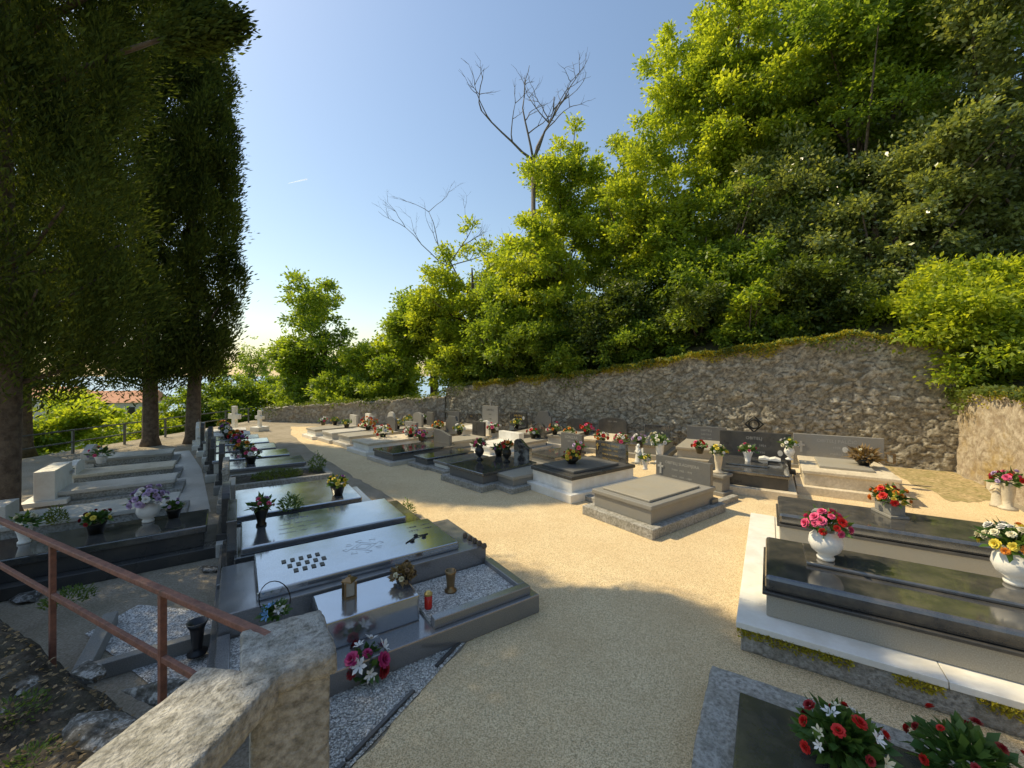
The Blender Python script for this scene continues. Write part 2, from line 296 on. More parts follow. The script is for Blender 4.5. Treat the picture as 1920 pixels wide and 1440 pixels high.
def lantern(label,loc,s=1.,m='bronze'):
    r=thing('grave_lantern',label,'lantern',loc,R(34)); a=.06*s
    b=MB().box(-a*1.2,a*1.2,-a*1.2,a*1.2,0,.02*s)
    for x in (-1,1):
        for y in (-1,1): b.box(x*a-.008,x*a+.008,y*a-.008,y*a+.008,.02*s,.19*s)
    b.build('frame',M[m],r)
    MB().box(-a*.85,a*.85,-a*.85,a*.85,.021*s,.188*s).build('glass',M['glass'],r)
    MB().lathe([(a*1.6,.19*s),(a*1.55,.2*s),(a*.7,.23*s),(a*.3,.24*s),(a*.3,.255*s),(0,.26*s)],4).build('roof',M[m],r)
def angel(label,loc,h=.4,m='white',rot=0):
    r=thing('angel_statue',label,'statue',loc,rot); k=h/.4
    MB().lathe([(0,0),(.08*k,0),(.08*k,.03*k),(.07*k,.05*k),(.06*k,.15*k),(.045*k,.22*k),(.055*k,.28*k),(.02*k,.31*k),(.02*k,.325*k),(.035*k,.345*k),(.036*k,.37*k),(.02*k,.395*k),(0,.4*k)],14).build('body',M[m],r,0,True)
    for s in (-1,1):
        MB().prism([(s*.02*k,.2*k),(s*.07*k,.14*k),(s*.12*k,.22*k),(s*.12*k,.33*k),(s*.07*k,.31*k),(s*.03*k,.27*k)],-.03*k-.01,-.03*k+.01).build('wing',M[m],r,.003)
        MB().tube([(0,s*.05*k,.27*k),(.05*k,s*.055*k,.21*k),(.075*k,s*.01*k,.25*k)],[.016*k,.013*k,.01*k]).build('arm',M[m],r,0,True)
# ---------------------------------------------------------------- setting
def sheet(name,pts,z,m,kind='structure'):
    me=bpy.data.meshes.new(name); bm=bmesh.new(); vs=[bm.verts.new((p[0],p[1],z)) for p in pts]; bm.faces.new(vs)
    bmesh.ops.triangulate(bm,faces=bm.faces); bm.normal_update()
    for f in bm.faces:
        if f.normal.z<0: f.normal_flip()
    bm.to_mesh(me); bm.free(); me.materials.append(m)
    o=bpy.data.objects.new(name,me); C.objects.link(o); o['kind']=kind; return o
W0=Vector((-3,18.4,0)); WD=Vector((.844,-.536,0)); WN=Vector((.536,.844,0)); WA=-32.4
def wallpt(w,d=0,z=0): p=W0+WD*w+WN*d; return Vector((p.x,p.y,z))
sheet('ground',[(11.1,10.0),(-3,18.7),(-12.6,20.9),(-13.4,21),(-13.6,12),(-13.6,-10),(2,-10),(3.0,-2.6)],0,M['soil'])
pp=[P(610,1500)]+[P(*q) for q in ((760,1330),(905,1170),(1000,1130),(930,1055),(800,975),(700,915),(640,880),(590,850),(545,815),(545,800),(600,800),(760,815),(900,822),(1100,835),(1300,845),(1500,862),(1780,885))]+[wallpt(16,-8.5),Vector((2.6,1.4,0)),Vector((1.6,-1.5,0)),Vector((-.8,-1.5,0))]
def wob(pts,a=.05,n=8):
    out=[]
    for i,p in enumerate(pts):
        q=pts[(i+1)%len(pts)]
        for k in range(n):
            t=k/n; e=p.lerp(q,t)
            if k: e=e+Vector((rnd.gauss(0,a),rnd.gauss(0,a),0))*min(1,(q-p).length)
            out.append(e)
    return out
sheet('path',[(p.x,p.y) for p in wob(pp,.03)],.004,M['path'])
es_=[wallpt(w,d) for w,d in ((9,-.1),(16.1,-.1),(16.1,-2.8),(15.2,-3.4),(14.9,-1.2),(12,-.75),(9,-.6))]
sheet('earth_strip',[(p.x,p.y) for p in wob(es_,.05)],.009,M['earth'])
wg=[P(*q) for q in ((905,1170),(760,1330),(620,1480),(480,1600),(480,1300),(640,1215),(990,1140))]
sheet('gravel_bed',[(p.x,p.y) for p in wg],.008,M['wgrav'])
def heightgrid(name,xs,ys,fn,m,mask=None,parent=None,smooth=True):
    v=[];f=[];nx=len(xs)
    for j in range(len(ys)):
        for i in range(nx): v.append(fn(xs[i],ys[j]))
    for j in range(len(ys)-1):
        for i in range(nx-1):
            if mask and not mask((xs[i]+xs[i+1])/2,(ys[j]+ys[j+1])/2): continue
            f.append((j*nx+i,j*nx+i+1,(j+1)*nx+i+1,(j+1)*nx+i))
    b=MB(); b.add(v,f); return b.build(name,m,parent,0,smooth)
def tz(x,y):
    d=math.hypot(max(-13-x,0),max(y-20.5,0))
    return (x,y,-.25-min(d*.16,30)-min(d,3)*.25+ .4*math.sin(x*.3)*math.sin(y*.27)*min(1,d/10))
xs=np.concatenate([np.linspace(-420,-40,20),np.linspace(-36,40,39),np.linspace(50,420,12)])
ys=np.concatenate([np.linspace(-60,60,61),np.linspace(70,450,20)])
o=heightgrid('terrain',xs,ys,tz,M['slope']); o['kind']='structure'
sheet('sea',[(-30000,-3000),(30000,-3000),(30000,40000),(-30000,40000)],-28,M['sea'])
def wtop(w): return float(np.interp(w,[-8,0,6.77,10.97,14.3,16.2],[1.5,1.75,2.34,2.96,3.35,3.0]))
def hz(w,d):
    sl=float(np.interp(w,[-6,2,12,30],[.02,.12,.5,.55]))
    if w<16.4: z=wtop(w)-.2+sl*max(d,0)
    else: z=max(1.7+(w-16.4)*.5+max(0,d)*.5, (wtop(16)-.2+sl*d) if d>1 else 0)
    z=min(z,16)+.15*math.sin(w*1.3)*math.sin(d*.9)
    p=wallpt(w,d); return (p.x,p.y,z)
o=heightgrid('hillside',np.concatenate([np.linspace(-1,16.3,18),np.linspace(16.45,60,32)]),np.concatenate([np.linspace(-20,0,14),np.linspace(.3,40,36)]),hz,M['hill'],lambda w,d: w>16.4 or d>.2); o['kind']='structure'
def vnoise(X,Z,s):
    a=X/s; b=Z/s; a=a-a.min(); b=b-b.min(); G=rng.uniform(-1,1,(int(b.max())+3,int(a.max())+3))
    i=np.floor(a).astype(int); j=np.floor(b).astype(int); fx=a-i; fz=b-j; fx=fx*fx*(3-2*fx); fz=fz*fz*(3-2*fz)
    return (G[j,i]*(1-fx)+G[j,i+1]*fx)*(1-fz)+(G[j+1,i]*(1-fx)+G[j+1,i+1]*fx)*fz
def rubble(label,p0,ang,L,hf,m,cell=(.3,.19),res=.04,th=.45,dep=.07,mossn=0,ivyn=0,mossrange=(0,1)):
    root=thing('stone_wall',label,'wall',(p0[0],p0[1],0),R(ang))
    nx=int(L/res)+1; Hm=max(hf(x) for x in np.linspace(0,L,50)); nj=int(Hm/res)
    x=np.linspace(0,L,nx); hh=np.array([hf(t) for t in x])+.03*np.sin(x*5)+.02*np.sin(x*13)
    J=np.linspace(0,1,nj); X,T=np.meshgrid(x,J); Z=T*hh[None,:]
    gx,gz=int(L/cell[0])+6,int(Hm/cell[1])+7
    jx=rng.uniform(.0,1,(gz,gx)); jz=rng.uniform(.0,1,(gz,gx)); rs=rng.uniform(0,1,(gz,gx))
    cx=X/cell[0]+2+vnoise(X,Z,.22)*.3; cz=Z/cell[1]+2+vnoise(X,Z,.2)*.35; ix=np.floor(cx).astype(int); iz=np.floor(cz).astype(int)
    f1=np.full(X.shape,9.);f2=np.full(X.shape,9.);st=np.zeros(X.shape)
    for a in (-1,0,1):
        for b in (-1,0,1):
            qx=np.clip(ix+a,0,gx-1);qz=np.clip(iz+b,0,gz-1)
            dd=np.maximum(abs((qx+jx[qz,qx]-cx)*1.1),abs(qz+jz[qz,qx]-cz))*.6+np.hypot(qx+jx[qz,qx]-cx,qz+jz[qz,qx]-cz)*.4
            n1=dd<f1; f2=np.where(n1,f1,np.minimum(f2,dd)); st=np.where(n1,rs[qz,qx],st); f1=np.where(n1,dd,f1)
    j=np.clip((f2-f1)/.13,0,1)
    Yd=-(j*dep*.35+st*dep*.9*j+.012*vnoise(X,Z,.09)+.02*vnoise(X,Z,.25)+.03*vnoise(X,Z,.8)+.005*rng.normal(size=X.shape))
    V=[];S_=[];JO=[]
    rows=[(X[k],Yd[k],Z[k],st[k],j[k]) for k in range(nj)]
    rows.append((x,np.full(nx,th*.5),hh+.05,st[-1],j[-1])); rows.append((x,np.full(nx,th),hh,st[-1],j[-1])); rows.append((x,np.full(nx,th),hh*0-.2,st[-1],j[-1]))
    for r in rows:
        V.append(np.stack([r[0],r[1],r[2]],1)); S_.append(r[3]); JO.append(r[4])
    V=np.concatenate(V); S_=np.concatenate(S_); JO=np.concatenate(JO); nr=len(rows)
    a=(np.arange(nr-1)[:,None]*nx+np.arange(nx-1)[None,:]).reshape(-1)
    Fq=np.stack([a,a+1,a+nx+1,a+nx],1)
    me=bpy.data.meshes.new('stonework'); me.vertices.add(len(V)); me.vertices.foreach_set('co',V.reshape(-1).astype(np.float32))
    me.loops.add(4*len(Fq)); me.loops.foreach_set('vertex_index',Fq.reshape(-1).astype(np.int32)); me.polygons.add(len(Fq)); me.polygons.foreach_set('loop_start',np.arange(0,4*len(Fq),4,dtype=np.int32)); me.update(calc_edges=True)
    for nm,ar in (('stone',S_),('joint',JO)):
        at=me.attributes.new(nm,'FLOAT','POINT'); at.data.foreach_set('value',ar.astype(np.float32))
    me.materials.append(m); o=bpy.data.objects.new('stonework',me); C.objects.link(o); o.parent=root
    if mossn:
        xx=rng.uniform(mossrange[0]*L,mossrange[1]*L,mossn); k=np.interp(xx,x,hh); pat=(np.sin(xx*1.7)+np.sin(xx*4.1+1)+np.sin(xx*.7))*.5
        yy=rng.uniform(-.16,th*.8,mossn); drop=np.where(yy<.0,rng.uniform(0,1,mossn)**2*(.14+.2*np.clip(pat,0,2)),0)
        keep=(pat>-.5)|(rng.uniform(0,1,mossn)<.25)
        c=np.stack([xx,yy,k+.07-drop+rng.uniform(0,.07,mossn)],1)[keep]; n=len(c)
        quads('moss',leaves(c,rng.normal(size=(n,3))*.8+np.array([0,-.3,.3]),rng.uniform(.03,.07,n),.018,.8,.6),M['moss'],root)
    if ivyn:
        xx=rng.uniform(0,L,ivyn); k=np.interp(xx,x,hh); pat=np.clip(np.sin(xx*2.3)+np.sin(xx*.9+2)+.4,0.1,2)
        dr=rng.uniform(-.1,1,ivyn)**3*.3*pat
        c=np.stack([xx,-.12-rng.uniform(0,.1,ivyn)+np.where(dr<.02,rng.uniform(0,.5,ivyn),0),k+.08-dr+rng.uniform(0,.1,ivyn)],1)
        quads('ivy',leaves(c,rng.normal(size=(ivyn,3))+np.array([0,-.5,-.4]),rng.uniform(.05,.11,ivyn),.03,.3,.8),M['ivy'],root)
    return root
rubble('tall rough rubble stone retaining wall with moss along its top behind the graves',wallpt(0),WA,16.25,wtop,M['rub'],cell=(.25,.14),res=.033,dep=.045,mossn=52000,ivyn=4000,mossrange=(.1,1))
rubble('pinkish mossy stone wall at the right edge joining the tall wall',wallpt(16.2),WA-90,14,lambda t:1.85+.02*t,M['rubp'],cell=(.36,.24),res=.05,dep=.03,mossn=7000,ivyn=4500)
rubble('low grey stone wall closing the far end of the cemetery',(-12.6,20.5),-12.5,9.8,lambda t:.65+.7*t/9.8,M['rubg'],cell=(.3,.2),res=.06,dep=.05,ivyn=1500)
fr=thing('metal_fence','thin grey metal railing along the left terrace edge beyond the cypresses','fence',(-13,0,0))
for k in range(9): MB().box(-.025,.025,7.2+k*1.6-.025,7.2+k*1.6+.025,-.4,.72).build('post',M['iron'],fr)
for z in (.7,.35): MB().tube([(0,7,z),(0,14,z),(0,20.2,z)],.022,6).build('rail',M['iron'],fr)
# ---------------------------------------------------------------- foreground parapet, rail, bank
def stonebox(x0,x1,y0,y1,z0,z1,name,m,parent,amp=.008,seed=0):
    bm=bmesh.new(); bmesh.ops.create_cube(bm,size=1)
    for v_ in bm.verts: v_.co=Vector((x0+(v_.co.x+.5)*(x1-x0),y0+(v_.co.y+.5)*(y1-y0),z0+(v_.co.z+.5)*(z1-z0)))
    bmesh.ops.bevel(bm,geom=bm.edges[:],offset=.01,segments=1,affect='EDGES')
    for _ in range(6):
        ed=[e for e in bm.edges if e.calc_length()>.03]
        if not ed: break
        bmesh.ops.subdivide_edges(bm,edges=ed,cuts=1,use_grid_fill=True)
    bmesh.ops.triangulate(bm,faces=bm.faces)
    for v_ in bm.verts:
        p=v_.co; k=noise.noise(p*6+Vector((seed,0,0)))*amp*.8+noise.noise(p*35+Vector((seed,3,0)))*amp*.5
        ex=min(abs(p.x-x0),abs(p.x-x1))<.015; ey=min(abs(p.y-y0),abs(p.y-y1))<.015; ez=min(abs(p.z-z0),abs(p.z-z1))<.015
        if ex+ey+ez>=2: k-=amp*3*max(0,noise.noise(p*11+Vector((5,seed,0))))
        d=Vector(((p.x-(x0+x1)/2) if ex else 0,(p.y-(y0+y1)/2) if ey else 0,(p.z-(z0+z1)/2) if ez else 0))
        if d.length>0: v_.co=p+d.normalized()*k
    me=bpy.data.meshes.new(name); bm.to_mesh(me); bm.free(); me.materials.append(m); me.polygons.foreach_set('use_smooth',[True]*len(me.polygons)); o=bpy.data.objects.new(name,me); C.objects.link(o); o.parent=parent; return o
pr=thing('stone_pillar','weathered concrete pillar with chipped cap at the bottom left foreground','pillar',(-.97,1.76,0),R(34))
stonebox(-.14,.14,-.16,.16,0,1.06,'shaft',M['conc'],pr,.005,1)
stonebox(-.175,.165,-.2,.2,1.06,1.15,'cap',M['conc'],pr,.005,4)
pa=thing('parapet','lichen stained stone parapet coming towards the viewer from the concrete pillar','parapet',(-1.07,1.6,0),R(-97))
stonebox(0,1.9,-.17,.17,1.03,1.145,'coping',M['conc'],pa,.005,8)
MB().box(0,1.9,-.12,.12,0,.35).build('footing',M['conc'],pa,.01)
for k in range(5): MB().lathe([(.075,.35),(.075,.4),(.045,.44),(.085,.58),(.08,.66),(.04,.88),(.045,.93),(.075,.97),(.075,1.03)],14,(.16+k*.38,0,0)).build('baluster',M['conc'],pa,0,True)
rl=thing('iron_railing','rusty red iron handrail with two bars in the left foreground','railing',(-1.13,1.83,0),math.atan2(1.46,-3.04))
MB().box(-.05,5.2,-.02,.02,1.118,1.15).build('top_rail',M['rust'],rl,.006)
MB().box(-.05,5.2,-.013,.013,.755,.79).build('lower_rail',M['rust'],rl,.004)
for x in (.85,2.3,3.9): MB().box(x-.016,x+.016,-.016,.016,.2,1.118).build('post',M['rust'],rl,.003)
def bankz(x,y):
    e=(1.83+(-1.13-x)*.48)-y
    h=.46*max(0,min(1,(e+.22)/.35))
    p=Vector((x,y,0)); n=.07*noise.noise(p*2.5)+.05*noise.noise(p*7)+.03*noise.noise(p*19)+rnd.uniform(-.006,.006)
    return (x,y,h+(n if h>.1 else -.02))
o=heightgrid('bank',np.arange(-7,-1.2,.035),np.arange(-.6,4.9,.035),bankz,M['bank']); o['kind']='structure'
def rockmesh(seed,s):
    bm=bmesh.new(); bmesh.ops.create_icosphere(bm,subdivisions=4,radius=1); r=random.Random(seed)
    pl=[(Vector((r.gauss(0,1),r.gauss(0,1),r.gauss(0,1))).normalized(),r.uniform(.5,.8)) for _ in range(14)]
    for v_ in bm.verts:
        for n,d in pl:
            t=v_.co.dot(n)
            if t>d: v_.co-=n*(t-d)
        v_.co=Vector((v_.co.x*s[0],v_.co.y*s[1],v_.co.z*s[2]))*(1+.12*noise.noise(v_.co*4+Vector((seed,0,0)))+.05*noise.noise(v_.co*13))
    me=bpy.data.meshes.new('rock'); bm.to_mesh(me); bm.free(); me.materials.append(M['rock']); return me
for (px,py,s,lb) in ((300,1300,(.3,.1,.06),'long pale lichen covered rock slab below the handrail post'),(190,1385,(.28,.13,.07),'broken whitish rock half buried in the leaf litter at bottom left'),(50,1120,(.2,.14,.06),'small grey rock behind the handrail at the left edge'),(170,1260,(.16,.08,.05),'small flat rock at the foot of the left handrail post'),(40,1290,(.12,.08,.05),'greyish rock at the left frame edge below the handrail'),(390,1068,(.14,.09,.06),'dark flat fieldstone lying on the gravel beside the near polished grave')):
    p=P(px,py,.46 if py>1200 else 0.02); o=bpy.data.objects.new('rock',rockmesh(int(px),s)); C.objects.link(o); o.location=p; o.rotation_euler=(0,0,R(rnd.uniform(-60,20))); tag(o,lb,'rock')
n=11000; xx=rng.uniform(-6,-1.25,n); yy=rng.uniform(-.2,4,n); zz=np.array([bankz(a,b)[2] for a,b in zip(xx,yy)])
k=zz>.3; c=np.stack([xx,yy,zz+.012],1)[k]; n=len(c)
o=quads('leaf_litter',leaves(c,rng.normal(size=(n,3))*np.array([1,1,.25]),rng.uniform(.015,.04,n),.009,1,.35),M['dry']); o['kind']='stuff'
def plant(label,loc,r,n,m='weed',h=.25,name='weed_plant',ln=.1):
    th=rng.uniform(0,2*np.pi,n); q=rng.uniform(0,1,n)**.6; c=np.stack([np.cos(th)*r*q,np.sin(th)*r*q,rng.uniform(.02,1,n)*h*(1.1-q*.6)],1)
    o=quads(name,leaves(c,np.stack([np.cos(th),np.sin(th),np.full(n,.7)],1)+rng.normal(size=(n,3))*.4,ln*rng.uniform(.6,1.2,n),ln*.16,.8,.5),M[m]); o.location=loc; tag(o,label,'plant'); return o
plant('low green weed clump behind the left handrail post',P(130,1130,.1),.18,400,h=.14,ln=.045)
plant('fern like weeds at the lower left edge under the handrail',P(20,1350,.45),.14,400,h=.1,ln=.03)
plant('small weeds at the bottom left corner in leaf litter',P(60,1430,.45),.1,260,h=.07,ln=.026)
def pebbles(name,poly_fn,n,smin,smax,m,z):
    pts=[]
    while len(pts)<n:
        q=poly_fn()
        if q: pts.append(q)
    pts=np.array(pts); s=rng.uniform(smin,smax,n)
    base=np.array([(1,0,0),(0,1,0),(-1,0,0),(0,-1,0),(0,0,.7),(0,0,-.5)]); fcs=np.array([(0,1,4),(1,2,4),(2,3,4),(3,0,4),(1,0,5),(2,1,5),(3,2,5),(0,3,5)])
    a=rng.uniform(0,6.28,n); ca,sa=np.cos(a),np.sin(a)
    B=np.repeat(base[None],n,0)*s[:,None,None]*rng.uniform(.6,1.2,(n,6,1)); X=B[...,0]*ca[:,None]-B[...,1]*sa[:,None]; Y=B[...,0]*sa[:,None]+B[...,1]*ca[:,None]
    V=np.stack([X+pts[:,0:1],Y+pts[:,1:2],B[...,2]+z],2).reshape(-1,3); Fc=(fcs[None]+6*np.arange(n)[:,None,None]).reshape(-1,3)
    me=bpy.data.meshes.new(name); me.vertices.add(len(V)); me.vertices.foreach_set('co',V.reshape(-1).astype(np.float32)); me.loops.add(3*len(Fc)); me.loops.foreach_set('vertex_index',Fc.reshape(-1).astype(np.int32)); me.polygons.add(len(Fc)); me.polygons.foreach_set('loop_start',np.arange(0,3*len(Fc),3,dtype=np.int32)); me.update(calc_edges=True)
    me.materials.append(m); o=bpy.data.objects.new(name,me); C.objects.link(o); o['kind']='stuff'; return o
def pebmat(name,a,b):
    m,nt,bs=nodes(name); g=nt.nodes.new('ShaderNodeNewGeometry'); r=ramp(nt,[(0,a),(1,b)]); nt.links.new(g.outputs['Random Per Island'],r.inputs[0]); nt.links.new(r.outputs[0],bs.inputs['Base Color']); bs.inputs['Roughness'].default_value=.85; return m
def inpoly(x,y,poly):
    c=False; j=len(poly)-1
    for i in range(len(poly)):
        if (poly[i].y>y)!=(poly[j].y>y) and x<(poly[j].x-poly[i].x)*(y-poly[i].y)/(poly[j].y-poly[i].y)+poly[i].x: c=not c
        j=i
    return c
def pf():
    y=1.3+5.5*rnd.random()**1.5; x=rnd.uniform(-1,3.2); return (x,y) if inpoly(x,y,pp) else None
pebbles('path_pebbles',pf,24000,.002,.006,pebmat('pebbles_tan',(.4,.3,.17),(.94,.8,.55)),.005)
def pw():
    y=rnd.uniform(1.2,4.2); x=rnd.uniform(-2,.4); return (x,y) if inpoly(x,y,wg) else None
pebbles('white_pebbles',pw,9000,.005,.012,pebmat('pebbles_white',(.28,.27,.24),(.88,.86,.8)),.012)
es=thing('edging_strip','narrow black stone edging strip in lengths beside the white gravel','edging',(0,0,0))
for a,b in (((915,1152),(818,1254)),((776,1300),(650,1432)),((646,1437),(560,1528))):
    A,B=P(*a),P(*b); d=(B-A).normalized(); q=Vector((-d.y,d.x,0))*.014
    MB().add([A-q,B-q,B+q,A+q]+[v_+Vector((0,0,.03)) for v_ in (A-q,B-q,B+q,A+q)],[(0,1,2,3),(4,5,6,7),(0,1,5,4),(1,2,6,5),(2,3,7,6),(3,0,4,7)]).build('kerb_stone',M['blackm'],es,.003)
# ---------------------------------------------------------------- graves row B (left of path)
BA=33.9
u=Vector((math.cos(R(BA)),math.sin(R(BA)),0)); v=Vector((-u.y,u.x,0))
def ST(s,t,z=0): p=u*s+v*t; return Vector((p.x,p.y,z))
g=thing('grave','nearest large two tier grey granite grave with plaques and a pebble bed in front','grave',ST(-.2,3.12),R(BA))
MB().box(0,2.62,0,1.86,0,.18).build('plinth',M['grey'],g,.012)
MB().box(.05,2.5,.82,1.84,.18,.4).build('base',M['grey'],g,.012)
sl=MB().box(.32,2.2,.9,1.8,.4,.48).build('slab',M['mirror'],g,.014)
MB().box(.72,1.5,.25,.75,.18,.4).build('raised_panel',M['mirror'],g,.012)
MB().box(1.55,2.55,.05,.14,.18,.26).box(2.46,2.55,.14,.8,.18,.26).build('kerb',M['grey'],g,.008)
MB().box(.05,.7,.05,.14,.18,.26).box(.05,.14,.14,.8,.18,.26).build('kerb',M['grey'],g,.008)
MB().box(1.55,2.46,.14,.8,.18,.21).build('pebble_bed',M['wgrav'],g); MB().box(.14,.68,.14,.8,.18,.21).build('pebble_bed',M['wgrav'],g)
for r_,(x0,nn) in enumerate(((.62,4),(.58,5),(.54,5))):
    for k in range(nn):
        x=x0+k*.075; y=1.12+r_*.13
        MB().box(x,x+.038,y,y+.075,.48,.486).build('name_plaque',M['dark'],sl)
T=Matrix.Translation
dm=MB()
for s_ in (1.,.6):
    q=[(1.3+.13*s_*math.cos(a),1.36+.13*s_*math.sin(a)*.9) for a in (0,math.pi/2,math.pi,1.5*math.pi,0)]
    dm.tube([(a,b,.4803) for a,b in q],.0018,4)
for a in range(8):
    t=a*math.pi/4; dm.tube([(1.3+.13*math.cos(t),1.36+.12*math.sin(t),.4805),(1.3+.19*math.cos(t+.25),1.36+.17*math.sin(t+.25),.4805),(1.3+.21*math.cos(t-.05),1.36+.19*math.sin(t-.05),.4805),(1.3+.17*math.cos(t-.12),1.36+.15*math.sin(t-.12),.4805)],.0016,4)
dm.build('engraved_ornament',M['engr'],sl)
rb=MB().tube([(1.7,1.18,.485),(1.85,1.28,.49),(2.0,1.3,.485)],.006,5)
for x,y in ((1.78,1.2),(1.86,1.31),(1.93,1.24)): rb.lathe([(0,0),(.025,.004),(.028,.012),(.01,.024),(0,.024)],7,(x,y,.482))
rb.build('bronze_rose',M['dark'],sl)
text(sl,'1908   1971',.06,M['dark'],T((2.0,1.6,.481))); text(sl,'1913   1984',.06,M['dark'],T((1.98,1.48,.481)))
mb=thing('grave','grey granite grave with blue sky reflections, second from the viewer left of the path','grave',ST(-.05,4.98+.08),R(BA))
MB().box(-.15,2.2,-.02,1.15,0,.2).build('plinth',M['grey'],mb,.01); MB().box(.0,2.05,.05,1.08,.2,.4).build('base',M['black'],mb,.01); s2=MB().box(.06,1.85,.08,1.02,.4,.48).build('slab',M['mirror'],mb,.014)
for k,(s_,y) in enumerate((('OBITELJ',.8),('IVAN  1899 - 1967',.6),('MARIJA  1904 - 1981',.45),('ANTON  1931 - 1999',.3))): text(s2,s_,.08 if k==0 else .05,M['engr'],T((.65,y,.481)))
headstone(mb,-.02,.55,.2,dict(w=.9,h=.5,m='black'),1)
k3=thing('grave','granite grave holding a pot of yellow flowers, third left of the path','grave',ST(-.1,6.32),R(BA))
MB().box(-.15,1.95,-.02,1.1,0,.18).build('plinth',M['terr'],k3,.01); MB().box(0,1.8,.05,1.05,.18,.38).build('base',M['black'],k3,.01); MB().box(.02,1.65,.08,1.0,.38,.46).build('slab',M['mirror'],k3,.014); headstone(k3,-.05,.55,.18,dict(w=.8,h=.55,m='blackm',shape='arch'),1)
grave('low polished slab grave before the planted grave left of the path',ST(-.1,7.6),BA,1.6,.62,.38,'mirror','conc',hs=dict(w=.6,h=.4,m='greym'),end='near')
grave('kerbed grave planted with green ground cover left of the path',ST(-.2,8.42),BA,1.7,.95,.42,'black','conc',hs=dict(w=.9,h=.6,m='conc',shape='arch'),end='near',bed='bank')
grave('black slab grave behind the planted one left of the path',ST(-.3,9.75),BA,1.5,.9,.45,'grey','greym',hs=dict(w=.7,h=.7,m='blackm',shape='shoulder'),end='near')
grave('grey polished grave sixth left of the path beneath dark headstones',ST(-.5,10.95),BA,1.5,.9,.45,'mirror','terr',hs=dict(w=.7,h=.65,m='blackm',shape='slant'),end='near')
grave('dark slab grave seventh left of the path with rounded stone',ST(-.6,12.15),BA,1.4,.9,.45,'grey','conc',hs=dict(w=.7,h=.8,m='blackm',shape='round'),end='near')
grave('pale slab grave eighth left of the path',ST(-.7,13.35),BA,1.4,.9,.45,'mirror','white',hs=dict(w=.7,h=.6,m='conc'),end='near')
grave('far dark slab grave ninth left of the path',ST(-.9,14.6),BA,1.4,.9,.42,'grey','white',hs=dict(w=.6,h=.7,m='blackm',shape='arch'),end='near')
grave('far pale grave tenth left of the path near the white crosses',ST(-1.1,15.9),BA,1.4,.9,.4,'terr','white',hs=dict(w=.6,h=.6,m='white',shape='shoulder'),end='near')
grave('farthest low grave left of the path by the end wall',ST(-1.2,17.3),BA,1.4,.9,.38,'terr','white',hs=dict(w=.5,h=.6,m='greym'),end='near')
for px,y,h,lb in ((440,15.5,1.15,'taller white stone cross by the far end wall'),(487,17,.85,'smaller white stone cross right of the taller cross')):
    r=thing('stone_cross',lb,'cross',D(px,y),R(70)); MB().prism(hsprof('cross',h*.5,h),-.06,.06).build('cross',M['white'],r,.01); MB().box(-.25,.25,-.25,.25,0,.18).build('foot',M['white'],r,.01)
AR=P
grave('long black polished grave at the left edge under the near cypress with purple flowers',AR(388,985,.4),35,2.4,.8,.4,'black','blackm',anchor='R',st=.09)
grave('low pale weathered stone slab grave behind the black one at left',AR(330,943,.3),35,1.9,.8,.3,'terr','conc',anchor='R',hs=dict(w=.45,h=.35,m='terr',t=.2),end='near')
grave('narrow pale concrete grave at left with large white headstone block',AR(328,898,.28),35,1.7,.7,.28,'terr','conc',anchor='R',hs=dict(w=.95,h=.5,m='white',t=.25),end='near')
grave('sunlit tan slab grave at far left in front of the cypress trunks',AR(325,873,.28),35,1.6,.75,.28,'tan','conc',anchor='R',hs=dict(w=.6,h=.35,m='white',t=.12,shape='arch'),end='near')
grave('dark shaded slab grave nearest the two cypress trunks at left',AR(322,849,.3),35,1.6,.9,.3,'greyt','conc',anchor='R',hs=dict(w=.8,h=.4,m='terr',t=.15,shape='wave'),end='near')
sheet('concrete_paving',[tuple(P(*q).xy) for q in ((395,960),(95,965),(100,870),(355,845),(378,880))],.006,M['terr'])
# ---------------------------------------------------------------- row C (right of path)
grave('grey granite sarcophagus grave nearest on the right of the path with family headstone',P(1222,950,.43),36,1.8,1.15,.43,'greym','greym','conc',inner=(.12,1.5,.12,1.02,.035,'greyt'),hs=dict(w=1.05,h=.58,m='hsg',tm='silv',text=[('OBITELJ SLADIMJERA',.1),('IVAN  1905 - 1978',.07),('ANA  1909 - 1989',.07)],cross=(-.42,.25,.2),dy=0,on=0))  # tan raised panel puts the sunlit look of the grey top into its colour
grave('black slab grave on white marble base holding an orange flower bowl',P(1072,895,.45),36,1.85,1.2,.45,'blackm','white','white',inner=(.2,1.5,.15,1.05,.05,'hsg'),hs=dict(w=.85,h=.6,m='black',tm='gold',text=[('OBITELJ GRBAC',.1),('JURAJ 1901 - 1976',.075),('MARIJA 1911 - 1992',.075),('GRBAC MARIJAN',.085)],cross=(-.36,.4,.14)))
grave('small plain grey block grave left of the white based one',P(962,895,.3),40,1.05,.6,.3,'greyt','greym','conc')
grave('glossy black grave with rounded black headstone right of the path',P(905,888,.35),44,1.6,1.2,.35,'black','hsg','conc',hs=dict(w=.5,h=.62,m='black',shape='wave',text=[('LUKIĆ',.1),('1921',.07)],dy=-.2))
grave('low dark grave with pale kerb left of the glossy black grave',P(838,869,.24),44,1.3,.6,.24,'grey','white','conc')
grave('low black slab grave between two flower covered graves right of the path',P(800,860,.26),44,1.5,.62,.26,'black','hsg','conc')
grave('wide black grave heaped with red and white flowers right of the path',P(736,851,.3),45,2.,1.1,.3,'black','hsg','terr',hs=dict(w=.8,h=.5,m='hsg',shape='slant'))
grave('cream stone grave covered with orange flowers at mid distance',P(690,832,.35),45,1.8,1.1,.35,'tan','white',hs=dict(w=.7,h=.6,m='greym'))
